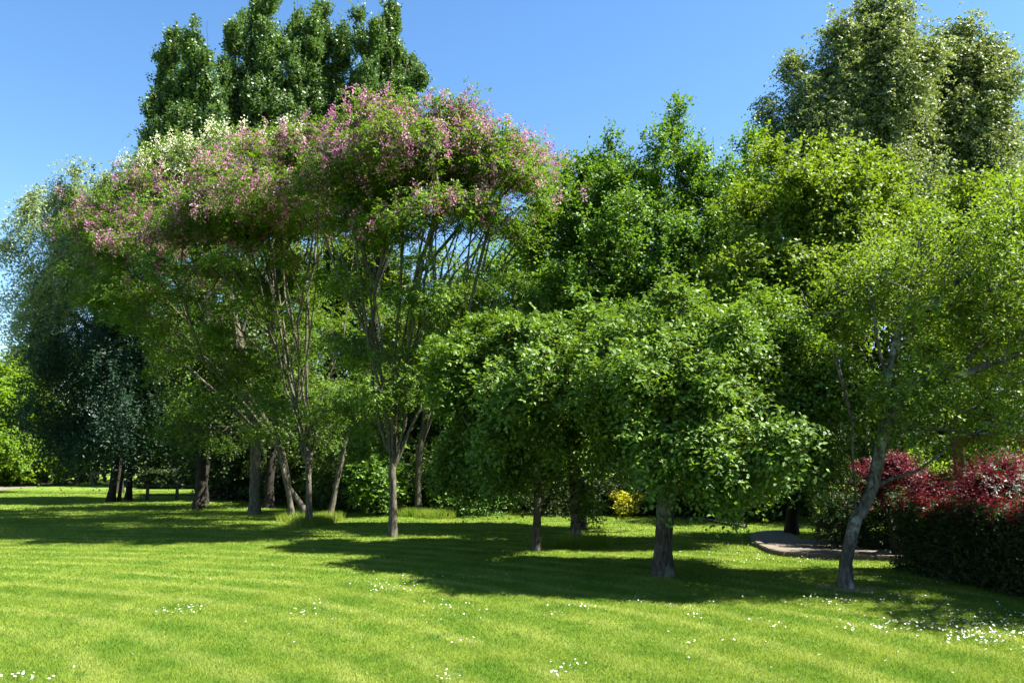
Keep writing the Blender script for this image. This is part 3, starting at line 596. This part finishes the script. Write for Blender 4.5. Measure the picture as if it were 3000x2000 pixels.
for i, (px, d, lab) in enumerate(U2):
    y0 = 1350+H*F/d; hw = 62; hh = 150+25*((i*5) % 3)
    bush('tall_shrub', lab, 'shrub', PXL([(px, y0-hh*.5, d, hw, hh*.5, .9), (px+30, y0-hh*.25, d+.3, hw, hh*.3, .9), (px-20, y0-hh*.85, d+.4, hw*.7, hh*.35, .8)]), 'wood', 190, 600+i, 'tall shrubs in the woodland edge', matkey='hedge' if i % 3 else 'wood', extra=dict(leafL=.13, leafW=.10, L=.5, spread=.25))
# shrubs along the far edge of the lawn (right part)
SH = [(1660, 25.5, 60, 95, 'hedge', 'dark border shrub left of the golden one'), (1745, 25.6, 42, 62, 'hedge', 'low dark shrub touching the golden one at its left'), (1925, 25.2, 52, 75, 'hedge', 'dark border shrub right of the golden one'), (2030, 24.5, 62, 90, 'hedge', 'dark border shrub behind the thickest trunk'),
      (2150, 23.8, 66, 100, 'hedge', 'tall dark border shrub right of the thickest trunk'), (2270, 22.8, 66, 105, 'hedge', 'tall dark border shrub at the turn of the path')]
for i, (px, d, hw, hh, mk, lab) in enumerate(SH):
    y0 = 1350+H*F/d
    bush('border_shrub', lab, 'shrub', PXL([(px, y0-hh*.55, d, hw, hh*.55, .8), (px+hw*.4, y0-hh*.35, d, hw*.8, hh*.4, .8)]), 'wood', 150, 220+i, 'dark shrubs along the far border', matkey=mk,
         extra=dict(leafL=.07, leafW=.05, L=.25, spread=.14))
y0 = 1350+H*F/25.3
bush('golden_shrub', 'bright golden-yellow clipped shrub at the far edge of the lawn', 'shrub', PXL([(1832, y0-26, 24.6, 30, 20, .4), (1812, y0-32, 24.6, 15, 15, .3), (1852, y0-28, 24.6, 16, 18, .3)]), 'wood', 170, 230, matkey='gold',
     extra=dict(leafL=.055, leafW=.035, L=.13, spread=.05, wu=.6, clump=(.14, .14, .1)))
bush('yellowish_shrub', 'yellow-green shrub half hidden above the golden one', 'shrub', PXL([(1760, 1385, 27, 30, 35, .6), (1880, 1400, 27, 45, 30, .6), (1760, 1430, 27, 40, 40, .6)]), 'wood', 90, 231, matkey='lime', extra=dict(leafL=.09, leafW=.06, L=.3, spread=.16))

# ------------------------------------------------------------------ hedge with red top, right
def boxhedge(name, label, path, width, height, n, seed, mk, topmk=None, leaf=(.045, .03), group=None):
    rng = np.random.default_rng(seed); path = [np.asarray(p, float) for p in path]
    seg = np.array([np.linalg.norm(b-a) for a, b in zip(path[:-1], path[1:])])
    root = empty(name, path[0], label, 'hedge', group)
    def samp(n, zlo, zhi):
        k = rng.choice(len(seg), n, p=seg/seg.sum()); t = rng.uniform(0, 1, n)[:, None]
        A = np.array(path)[k]; B = np.array(path)[k+1]; dd = nrm(B-A); s = np.stack([dd[:, 1], -dd[:, 0], dd[:, 2]], 1)
        q = rng.uniform(-1, 1, n); q = np.sign(q)*np.abs(q)**.45
        c = A+(B-A)*t; p = c+s*(q*width/2)[:, None]; p[:, 2] = rng.uniform(zlo, zhi, n)
        p[:, :2] += (np.sin(p[:, 1:2]*3.1)+np.sin(p[:, 0:1]*5+p[:, 2:]*4))*.05
        return p, c
    p, c = samp(n, .03, height*.93); top, ct = samp(n//3, height*.8, height)
    pp = np.concatenate([p, top]); cc = np.concatenate([c, ct]); cc[:, 2] = height*.5
    v, var = shoots(rng, pp, cc, 7, .17, 7, leaf[0], leaf[1], .5, .3, .7, .1, .06, 0, .7)
    v[:, 2] = np.maximum(v[:, 2], .02)
    mesh_np('foliage', v, np.arange(len(v)), 4, M[mk], root, path[0], attr=var)
    # woody stems
    st, _ = samp(int(seg.sum()*14) if topmk else 0, 0, .01)
    PA = []; PR = []
    for q in st:
        PR.append(-1); PA.append(q); q2 = q+np.append(rng.normal(0, .07, 2), height*.45); PR.append(len(PA)-1); PA.append(q2)
        PR.append(len(PA)-1); PA.append(q2+np.append(rng.normal(0, .1, 2), height*.4))
    if topmk: V, f = tubes(np.array(PA), np.array(PR), np.full(len(PA), .012), 5)
    if topmk: mesh_np('stems', V, f, 4, M['bark_dark'], root, path[0], smooth=True)
    if topmk:
        tp, _ = samp(int(n*.34), height*.84, height-.05)
        bump = .5+.5*np.sin(tp[:, 1]*2.3+tp[:, 0]*1.7)
        cz = tp.copy(); cz[:, 2] -= .5
        v, var = shoots(rng, tp, cz, 6, .23, 9, .034, .019, .3, 1.1, .45, .0, .06, 0, .3)
        mesh_np('red_shoots', v, np.arange(len(v)), 4, M[topmk], root, path[0], attr=var)
    return root
h0 = np.array((6.75, 13.2, 0)); 
boxhedge('barberry_hedge', 'long dark hedge at the right with bright red new shoots along its top', [(6.5, 12.7, 0), (6.75, 10.2, 0), (7.0, 7.2, 0), (7.1, 4.5, 0)], 1.15, .95, 3600, 301, 'hedge', 'red')
boxhedge('clipped_hedge', 'dark clipped hedge behind the gravel path, left of the forked trunk', [(6.05, 15.9, 0), (7.6, 15.2, 0), (9.5, 15.6, 0)], 1.1, 1.0, 900, 302, 'hedge')
def shrubm(name, label, px, d, hw, top, mk, n, seed, extra=None, cat='shrub', group=None):
    y0 = 1350+H*F/d; hh = (y0-top)
    bush(name, label, cat, PXL([(px, top+hh*.35, d, hw, hh*.36, .55), (px-hw*.35, top+hh*.55, d, hw*.8, hh*.42, .5), (px+hw*.4, top+hh*.5, d, hw*.75, hh*.4, .5)]), 'plum', n, seed, group, matkey=mk,
         extra=dict(dict(leafL=.038, leafW=.026, L=.26, wu=.6, spread=.09), **(extra or {})), K=9, minz=1.05 if 'purple' in name else .1)
shrubm('purple_barberry', 'dark purple-red shrub just behind the forked trunk', 2620, 14.2, 95, 1362, 'purple', 300, 311)
shrubm('purple_barberry', 'purple-red shrub right of the pergola post, above the red-topped hedge', 2905, 12.6, 75, 1462, 'purple', 240, 312)
shrubm('purple_barberry', 'crimson shrub at the far right edge beyond the pergola', 3000, 17.5, 45, 1330, 'red', 110, 313)
shrubm('lime_shrub', 'fresh lime-green shrub left of the pergola post', 2705, 15.6, 62, 1318, 'lime', 210, 314, dict(leafL=.06, leafW=.035))
shrubm('lime_shrub', 'fresh lime-green shrub right of the pergola post', 2862, 16.4, 52, 1318, 'lime', 190, 315, dict(leafL=.06, leafW=.03, droop=.6))
shrubm('dark_shrub', 'dark green bush under the pergola beam', 2930, 18.5, 70, 1310, 'hedge', 170, 316, dict(leafL=.07, leafW=.05))
shrubm('silver_shrub', 'small silvery-leaved plant at the right edge above the hedge', 2985, 11.9, 24, 1402, 'silver', 34, 317, dict(leafL=.07, leafW=.022, L=.22))

# ------------------------------------------------------------------ boxes (posts, beams, fences, edging)
def boxes(name, items, mat, parent=None, origin=(0, 0, 0), bev=.008):
    import bmesh
    bm = bmesh.new()
    for (c, s, rz, ry) in items:
        r = bmesh.ops.create_cube(bm, size=1)
        vs = r['verts']
        bmesh.ops.scale(bm, vec=s, verts=vs)
        from mathutils import Matrix, Vector
        bmesh.ops.rotate(bm, cent=(0, 0, 0), matrix=Matrix.Rotation(ry, 3, 'Y'), verts=vs)
        bmesh.ops.rotate(bm, cent=(0, 0, 0), matrix=Matrix.Rotation(rz, 3, 'Z'), verts=vs)
        bmesh.ops.translate(bm, vec=Vector(tuple(float(a-b_) for a, b_ in zip(c, origin))), verts=vs)
    if bev: bmesh.ops.bevel(bm, geom=bm.edges[:], offset=bev, segments=2, affect='EDGES')
    me = bpy.data.meshes.new(name); bm.to_mesh(me); bm.free(); me.materials.append(mat)
    o = bpy.data.objects.new(name, me); C.objects.link(o)
    if parent is not None: o.parent = parent
    else: o.location = tuple(float(v) for v in origin)
    return o
M['timber'] = plain('timber_orange', (.24, .08, .014), .6, (.14, .045, .008), 14, .3, (1, 1, .12))
M['grey_wood'] = plain('timber_grey', (.22, .19, .15), .85, (.10, .09, .07), 18, .4, (1, 1, .2))
M['dark_wood'] = plain('timber_dark', (.05, .045, .035), .85, (.025, .02, .018), 18, .4)
M['gravel'] = plain('gravel', (.24, .20, .15), .95, (.11, .09, .07), 60, .7)
M['stone'] = plain('edging_stone', (.22, .17, .12), .9, (.09, .07, .055), 14, .6)
M['sheet'] = plain('roof_sheet', (.55, .56, .58), .35, (.4, .4, .42), 6, .05)
p1 = W(2815, 1400, 13.9); p2 = p1+np.array((.79, -.62, 0))*1.02
root = empty('pergola', (p1[0], p1[1], 0), 'orange-brown timber pergola showing above the hedge at the right edge', 'pergola')
o0 = (p1[0], p1[1], 0)
zt = W(2815, 1300, 13.9)[2]
for q in (p1, p2+np.array((0, 0, 0)), p1+np.array((1.7, 2.2, 0)), p2+np.array((1.7, 2.2, 0))):
    hgt = zt if q is not p2 else zt+.9
    boxes('post', [((q[0], q[1], hgt/2), (.17, .17, hgt), R(-38), 0)], M['timber'], root, o0)
bd = p2-p1; bl = math.hypot(bd[0], bd[1]); rz = math.atan2(bd[1], bd[0])
for off in (0, 1):
    c = (p1+p2)/2+np.array((1.7, 2.2, 0))*off
    boxes('beam', [((c[0], c[1], zt+.075), (bl+.16, .06, .13), rz, 0)], M['timber'], root, o0)
c = (p1+p2)/2+np.array((.85, 1.1, 0))
boxes('roof_sheet', [((c[0], c[1], zt+.155), (bl+.1, 2.6, .02), rz, 0)], M['sheet'], root, o0, bev=.004)

# low fence by the far lawn
root = empty('low_fence', G(440, 1462), 'low dark post-and-rail fence between the willow and the robinias', 'fence')
o0 = G(440, 1462); yf = 34.5
posts = [GX(px, yf) for px in (450, 535, 600, 680, 762, 845)]
for q in posts: boxes('post', [((q[0], q[1], .36), (.11, .11, .72), .1, 0)], M['dark_wood'], root, o0)
a, b_ = posts[0], posts[-1]
for z in (.22, .62): boxes('rail', [(((a[0]+b_[0])/2, yf-.07, z), (b_[0]-a[0]+.3, .035, .05), 0, 0)], M['dark_wood'], root, o0, bev=.004)
# little rail with a pale post at far left
q = G(267, 1421)
root = empty('rail_stub', q, 'short pale timber rail on posts beside the far left path', 'fence')
boxes('post', [((q[0], q[1], .40), (.16, .14, .8), 0, 0)], M['grey_wood'], root, q)
boxes('post', [((q[0]-1.0, q[1]+.1, .40), (.12, .12, .8), 0, 0)], M['grey_wood'], root, q)
boxes('rail', [((q[0]-.25, q[1]+.05, .86), (2.1, .3, .09), R(-4), 0)], M['grey_wood'], root, q)
# low dark hedge far
boxhedge('low_hedge', 'low black-green hedge across the far lawn between the trunks', [GX(440, 49)+0, GX(625, 49)+0], 1.6, .95, 700, 320, 'hedge', leaf=(.12, .09))

# ------------------------------------------------------------------ ground
def groundmat():
    m, nt, out = newmat('lawn'); L = nt.links.new
    return m, nt, out
def lawn_color(nt, blades=False):
    L = nt.links.new
    tc = nt.nodes.new('ShaderNodeTexCoord')
    geo = nt.nodes.new('ShaderNodeNewGeometry')
    pos = geo.outputs['Position']
    flat = nt.nodes.new('ShaderNodeVectorMath'); flat.operation = 'MULTIPLY'; flat.inputs[1].default_value = (1, 1, 0)
    L(pos, flat.inputs[0]); pos = flat.outputs[0]
    def noise(s, det=4, rough=.6, dist=0.):
        n = nt.nodes.new('ShaderNodeTexNoise'); n.inputs['Scale'].default_value = s; n.inputs['Detail'].default_value = det
        n.inputs['Roughness'].default_value = rough; n.inputs['Distortion'].default_value = dist
        L(pos, n.inputs['Vector']); return n.outputs['Fac']
    def ramp(f, a, b):
        r = nt.nodes.new('ShaderNodeMapRange'); r.inputs[1].default_value = a; r.inputs[2].default_value = b; L(f, r.inputs[0]); return r.outputs[0]
    def mix(f, a, b):
        mx = nt.nodes.new('ShaderNodeMix'); mx.data_type = 'RGBA'; L(f, mx.inputs[0])
        if isinstance(a, tuple): mx.inputs[6].default_value = rgb(a)
        else: L(a, mx.inputs[6])
        if isinstance(b, tuple): mx.inputs[7].default_value = rgb(b)
        else: L(b, mx.inputs[7])
        return mx.outputs[2]
    c = mix(ramp(noise(1.3, 5), .38, .62), (.125, .24, .018), (.245, .34, .042))
    # mower streaks: distorted rings
    w = nt.nodes.new('ShaderNodeTexWave'); w.wave_type = 'RINGS'; w.rings_direction = 'Z'
    mp = nt.nodes.new('ShaderNodeMapping'); mp.inputs['Location'].default_value = (10, -2, 0); mp.inputs['Scale'].default_value = (1, 1.1, 1)
    L(pos, mp.inputs[0]); L(mp.outputs[0], w.inputs['Vector'])
    w.inputs['Scale'].default_value = .42; w.inputs['Distortion'].default_value = 3.5; w.inputs['Detail'].default_value = 3; w.inputs['Detail Scale'].default_value = .8
    st = nt.nodes.new('ShaderNodeMath'); st.operation = 'MULTIPLY'; L(ramp(w.outputs['Fac'], .45, 1.), st.inputs[0]); L(ramp(noise(.6, 3), .35, .6), st.inputs[1])
    st2 = nt.nodes.new('ShaderNodeMath'); st2.operation = 'MULTIPLY'; L(st.outputs[0], st2.inputs[0]); st2.inputs[1].default_value = .8
    c = mix(st2.outputs[0], c, (.37, .44, .095))
    c = mix(ramp(noise(3.1, 4), .60, .72), c, (.085, .20, .022))
    c = mix(ramp(noise(2.2, 6, .7), .64, .78), c, (.34, .33, .10))
    return c, noise, ramp, mix
m, nt, out = groundmat(); L = nt.links.new
c, noise, ramp, mix = lawn_color(nt)
c = mix(ramp(noise(38, 6, .8), .35, .6), (.045, .09, .012), c)
p = nt.nodes.new('ShaderNodeBsdfPrincipled'); p.inputs['Roughness'].default_value = .9; p.inputs['Specular IOR Level'].default_value = .1
L(c, p.inputs['Base Color'])
bp = nt.nodes.new('ShaderNodeBump'); bp.inputs['Strength'].default_value = .8; bp.inputs['Distance'].default_value = .04
L(noise(45, 8, .8), bp.inputs['Height']); L(bp.outputs[0], p.inputs['Normal']); L(p.outputs[0], out.inputs[0])
M['lawn'] = m
m, nt, out = groundmat(); L = nt.links.new
c, noise, ramp, mix = lawn_color(nt)
at = nt.nodes.new('ShaderNodeAttribute'); at.attribute_name = 'var'
hs = nt.nodes.new('ShaderNodeHueSaturation'); L(c, hs.inputs['Color'])
mr = nt.nodes.new('ShaderNodeMapRange'); mr.inputs[3].default_value = .75; mr.inputs[4].default_value = 1.2; L(at.outputs['Fac'], mr.inputs[0]); L(mr.outputs[0], hs.inputs['Value'])
p = nt.nodes.new('ShaderNodeBsdfPrincipled'); p.inputs['Roughness'].default_value = .7; p.inputs['Specular IOR Level'].default_value = .12
L(hs.outputs[0], p.inputs['Base Color'])
tr = nt.nodes.new('ShaderNodeBsdfTranslucent'); 
mm = nt.nodes.new('ShaderNodeMix'); mm.data_type = 'RGBA'; mm.blend_type = 'MULTIPLY'; mm.inputs[0].default_value = 1; L(hs.outputs[0], mm.inputs[6]); mm.inputs[7].default_value = (1.5, 1.45, .5, 1)
L(mm.outputs[2], tr.inputs[0])
ms = nt.nodes.new('ShaderNodeMixShader'); ms.inputs[0].default_value = .35; L(p.outputs[0], ms.inputs[1]); L(tr.outputs[0], ms.inputs[2]); L(ms.outputs[0], out.inputs[0])
M['blades'] = m

S = 700
xs = np.concatenate([np.linspace(-S, -40, 12), np.linspace(-36, 36, 60), np.linspace(40, S, 12)])
ys = np.concatenate([np.linspace(-S, -8, 8), np.linspace(-6, 62, 60), np.linspace(70, S, 12)])
X, Y = np.meshgrid(xs, ys)
def gz(x, y): return 0*x
V = np.stack([X, Y, gz(X, Y)], -1).reshape(-1, 3)
nx, ny = len(xs), len(ys)
i, j = np.meshgrid(np.arange(nx-1), np.arange(ny-1)); q = (j*nx+i).ravel()
F4 = np.stack([q, q+1, q+nx+1, q+nx], 1).ravel()
tag(mesh_np('ground', V, F4, 4, M['lawn']), 'mown lawn running back under the trees', 'ground', kind='structure')

rng = np.random.default_rng(5)
def inpoly(x, y, poly):
    c = np.zeros(len(x), bool); n = len(poly)
    for a in range(n):
        x1, y1 = poly[a]; x2, y2 = poly[(a+1) % n]
        cond = ((y1 > y) != (y2 > y)) & (x < (x2-x1)*(y-y1)/(y2-y1+1e-12)+x1)
        c ^= cond
    return c
# path outline (near edge measured in the photo)
edge = [G(px, py)[:2] for px, py in ((2205, 1590), (2228, 1604), (2262, 1620), (2300, 1628), (2370, 1632), (2450, 1636), (2560, 1640), (2700, 1644))]
edge = edge+[np.array((9.6, edge[-1][1]-.1))]
far = [np.array((9.6, 16.6)), np.array((6.0, 17.0)), G(2300, 1556)[:2], G(2215, 1562)[:2], G(2195, 1575)[:2]]
PATH = edge+far
PX = [(a[0], a[1]) for a in PATH]
def band(y0, y1, dens, hgt, wid):
    xl = y1*.68
    n = int(dens*2*xl*(y1-y0)); x = rng.uniform(-xl, xl, n); y = rng.uniform(y0, y1, n)
    ok = (np.abs(x) < .67*y+.4) & ~inpoly(x, y, PX)
    x = x[ok]; y = y[ok]; n = len(x)
    a = rng.uniform(0, 6.283, n); h = hgt*rng.uniform(.5, 1.3, n); w = wid*rng.uniform(.7, 1.3, n)
    lean = rng.normal(0, .45, (n, 2))
    v = np.empty((n, 3, 3), np.float32); ca, sa = np.cos(a)*w/2, np.sin(a)*w/2
    v[:, 0] = np.stack([x-ca, y-sa, 0*x], 1); v[:, 1] = np.stack([x+ca, y+sa, 0*x], 1)
    v[:, 2] = np.stack([x+lean[:, 0]*h, y+lean[:, 1]*h, h], 1)
    return v.reshape(-1, 3), rng.uniform(0, 1, n)
B = [band(4.8, 7.5, 7500, .023, .0048), band(7.5, 11, 4500, .024, .006), band(11, 17, 2000, .026, .009), band(17, 28, 650, .034, .014), band(28, 46, 220, .034, .024)]
V = np.concatenate([b_[0] for b_ in B]); vv = np.concatenate([b_[1] for b_ in B])
tag(mesh_np('grass', V, np.arange(len(V)), 3, M['blades'], attr=vv), 'short mown grass blades of the lawn', 'grass', kind='stuff')
# longer unmown tufts round the trunks and under the shrubs
def tufts(pts, n, r, h, w):
    P = []
    for q in pts:
        a = rng.uniform(0, 6.28, n); rr = r*rng.uniform(0, 1, n)**.7
        x = q[0]+np.cos(a)*rr; y = q[1]+np.sin(a)*rr*.7
        hh = h*rng.uniform(.4, 1.2, n); b0 = rng.uniform(0, 6.28, n); ln = rng.normal(0, .35, (n, 2))
        v = np.empty((n, 3, 3), np.float32); ca, sa = np.cos(b0)*w/2, np.sin(b0)*w/2
        v[:, 0] = np.stack([x-ca, y-sa, 0*x], 1); v[:, 1] = np.stack([x+ca, y+sa, 0*x], 1); v[:, 2] = np.stack([x+ln[:, 0]*hh, y+ln[:, 1]*hh, hh], 1)
        P.append(v.reshape(-1, 3))
    return np.concatenate(P)
tp = [G(905, 1540), G(925, 1538), G(940, 1530), G(890, 1535), G(1226, 1512), G(1260, 1516), G(1200, 1512), G(1290, 1518), G(962, 1524), G(858, 1526), G(1687, 1602), G(1730, 1600), G(245, 1425), G(660, 1425)]
V = tufts(tp, 900, .45, .26, .014); 
tag(mesh_np('long_grass', V, np.arange(len(V)), 3, M['blades'], attr=rng.uniform(.2, 1, len(V)//3)), 'longer unmown grass around the robinia trunks', 'grass', kind='stuff')
# daisies
def daisies():
    P = []
    def cl(px, py, n, sx, sy):
        a = rng.normal(px, sx*1.5, n); b2 = rng.normal(py, sy*1.4, n)
        for u, w_ in zip(a, b2):
            if w_ > 1560: P.append(G(u, w_))
    for c_ in ((530, 1790, 26, 30, 5), (570, 1785, 10, 12, 5), (470, 1797, 4, 8, 2), (900, 1805, 22, 35, 8), (940, 1790, 10, 12, 8), (70, 1993, 30, 25, 6), (1130, 1725, 45, 30, 8), (1180, 1715, 25, 40, 12), (1330, 1785, 20, 25, 5),
               (1290, 1818, 14, 30, 6), (1680, 1785, 16, 22, 5), (1620, 1808, 10, 10, 4), (1890, 1765, 18, 30, 8), (1650, 1972, 20, 22, 8), (1310, 1990, 12, 15, 6), (2430, 1772, 30, 25, 8), (2650, 1760, 40, 40, 8), (2570, 1703, 26, 30, 5), (2680, 1716, 16, 25, 4),
               (2620, 1845, 60, 45, 7), (2800, 1830, 70, 40, 14), (2890, 1860, 110, 50, 16), (2950, 1808, 40, 35, 6), (2960, 1850, 50, 40, 12), (2850, 1885, 30, 25, 8), (2400, 1755, 16, 40, 6), (2280, 1838, 10, 12, 3), (2050, 1808, 8, 10, 3), (2490, 1848, 12, 15, 4), (2130, 1612, 60, 60, 8), (2300, 1642, 60, 90, 5), (1800, 1600, 30, 60, 6),
               (1420, 1690, 18, 30, 5), (2020, 1893, 4, 5, 4), (2980, 1912, 8, 14, 5), (570, 1548, 30, 60, 3), (2700, 1800, 30, 60, 12), (1360, 1888, 10, 30, 4)):
        cl(*c_)
    for _ in range(420):
        y = rng.uniform(5.6, 22); x = rng.uniform(-.62, .62)*y
        if rng.uniform() < .25+.75*(x > 1): P.append(np.array((x, y, 0)))
    P = np.array(P); P = P[~inpoly(P[:, 0], P[:, 1], PX)]
    n = len(P); ang = np.arange(7)/7*2*math.pi
    ctr = P+np.stack([0*P[:, 0], 0*P[:, 0], rng.uniform(.03, .055, n)], 1)
    tl = rng.normal(0, .35, (n, 2)); r = rng.uniform(.006, .0115, n)
    ring = ctr[:, None]+np.stack([np.cos(ang)[None]*r[:, None], np.sin(ang)[None]*r[:, None], (np.cos(ang)[None]*tl[:, :1]+np.sin(ang)[None]*tl[:, 1:])*r[:, None]], -1)
    return ring.reshape(-1, 3)
V = daisies()
tag(mesh_np('daisies', V, np.arange(len(V)), 7, M['white'], attr=rng.uniform(0, 1, len(V)//7)), 'white daisies scattered through the lawn', 'flowers', kind='stuff')

# gravel path with stone edging
import bmesh
bm = bmesh.new(); vs = [bm.verts.new((float(a[0]), float(a[1]), .05)) for a in PATH]; fc = bm.faces.new(vs)
ex = bmesh.ops.extrude_face_region(bm, geom=[fc]); 
for e in ex['geom']:
    if isinstance(e, bmesh.types.BMVert): e.co.z = -.05
bmesh.ops.recalc_face_normals(bm, faces=bm.faces[:])
me = bpy.data.meshes.new('path'); bm.to_mesh(me); bm.free(); me.materials.append(M['gravel'])
o = bpy.data.objects.new('path', me); C.objects.link(o); tag(o, 'raised gravel path curving behind the hedge', 'path', kind='structure')
items = []
pe = [np.array((a[0], a[1], 0)) for a in edge[:-1]]
root = empty('path_edging', pe[0], 'low rough stone edging along the near side of the gravel path', 'edging')
for a, b2 in zip(pe[:-1], pe[1:]):
    dd = b2-a; ln = np.linalg.norm(dd); k = max(1, int(ln/.42))
    for s in range(k):
        c = a+dd*(s+.5)/k
        items.append(((c[0], c[1]-.05, .02+rng.uniform(-.015, .012)), (ln/k*.97, .13+rng.uniform(-.02, .02), .13), math.atan2(dd[1], dd[0])+rng.normal(0, .02), 0))
boxes('edging_stones', items, M['stone'], root, pe[0], bev=.015)
# far left path and thin border path
def sheet(name, pts, z, mat, label, cat='path'):
    bm = bmesh.new(); bm.faces.new([bm.verts.new((float(a[0]), float(a[1]), z)) for a in pts]); bmesh.ops.recalc_face_normals(bm, faces=bm.faces[:])
    for f_ in bm.faces:
        if f_.normal.z < 0: f_.normal_flip()
    me = bpy.data.meshes.new(name); bm.to_mesh(me); bm.free(); me.materials.append(mat)
    o = bpy.data.objects.new(name, me); C.objects.link(o); tag(o, label, cat, kind='structure')
sheet('path', [G(-60, 1438), G(60, 1430), G(150, 1422), G(230, 1416), G(230, 1412), G(120, 1413), G(0, 1416), G(-60, 1420)], .004, M['gravel'], 'earth path in front of the lime-green tree at the far left')
sheet('path', [G(1740, 1503), G(1800, 1502), G(1930, 1511), G(2050, 1524), G(2190, 1548), G(2195, 1543), G(2050, 1519), G(1930, 1506), G(1800, 1498), G(1740, 1498)], .05, M['gravel'], 'thin pale path along the foot of the far border')
# bare earth ring at the forked tree's foot
M['earth'] = plain('bare_earth', (.36, .27, .16), .95, (.20, .14, .08), 30, .6)
b = G(2482, 1724)
sheet('bare_earth', [b+np.array((math.cos(a)*(.38+.12*math.sin(3*a+1)+.07*math.sin(7*a)), math.sin(a)*(.34+.1*math.sin(4*a)), 0)) for a in np.linspace(0, 2*math.pi, 36, endpoint=False)], .006, M['earth'], 'patch of bare earth around the forked trunk', 'ground')

# ------------------------------------------------------------------ light, sky, camera
EL = 52; AZ = math.degrees(math.atan2(1, -.12))
sun = bpy.data.lights.new('sun', 'SUN'); sun.energy = 5.0; sun.angle = R(.53); sun.color = (1, .955, .86)
so = bpy.data.objects.new('sun', sun); C.objects.link(so)
from mathutils import Vector
ts = Vector((math.cos(R(EL))*math.sin(R(AZ)), math.cos(R(EL))*math.cos(R(AZ)), math.sin(R(EL))))
so.rotation_euler = (-ts).to_track_quat('-Z', 'Y').to_euler(); so.location = (20, 0, 30)
w = bpy.data.worlds.new('World'); bpy.context.scene.world = w; w.use_nodes = True
nt = w.node_tree; bg = nt.nodes['Background']; bg.inputs[1].default_value = .051
sky = nt.nodes.new('ShaderNodeTexSky'); sky.sky_type = 'NISHITA'; sky.sun_disc = False
sky.sun_elevation = R(EL); sky.sun_rotation = R(AZ); sky.air_density = 1.; sky.dust_density = .2; sky.ozone_density = 1.2
hsv = nt.nodes.new('ShaderNodeHueSaturation'); hsv.inputs['Saturation'].default_value = 1.22
nt.links.new(sky.outputs[0], hsv.inputs['Color']); nt.links.new(hsv.outputs[0], bg.inputs[0])

sc = bpy.context.scene
cam = bpy.data.cameras.new('camera'); cam.lens = 36*F/3000; cam.sensor_width = 36; cam.clip_end = 3000; cam.clip_start = .05
co = bpy.data.objects.new('camera', cam); C.objects.link(co); co.location = (0, 0, H); co.rotation_euler = (R(90)+PITCH, 0, 0)
sc.camera = co
sc.view_settings.view_transform = 'Standard'; sc.view_settings.look = 'None'; sc.view_settings.exposure = 2.45; sc.view_settings.gamma = 1
cy = sc.cycles
cy.max_bounces = 5; cy.diffuse_bounces = 1; cy.glossy_bounces = 2; cy.transmission_bounces = 4; cy.transparent_max_bounces = 4
cy.caustics_reflective = False; cy.caustics_refractive = False
cy.use_adaptive_sampling = True; cy.adaptive_threshold = .02
cy.sample_clamp_indirect = 6
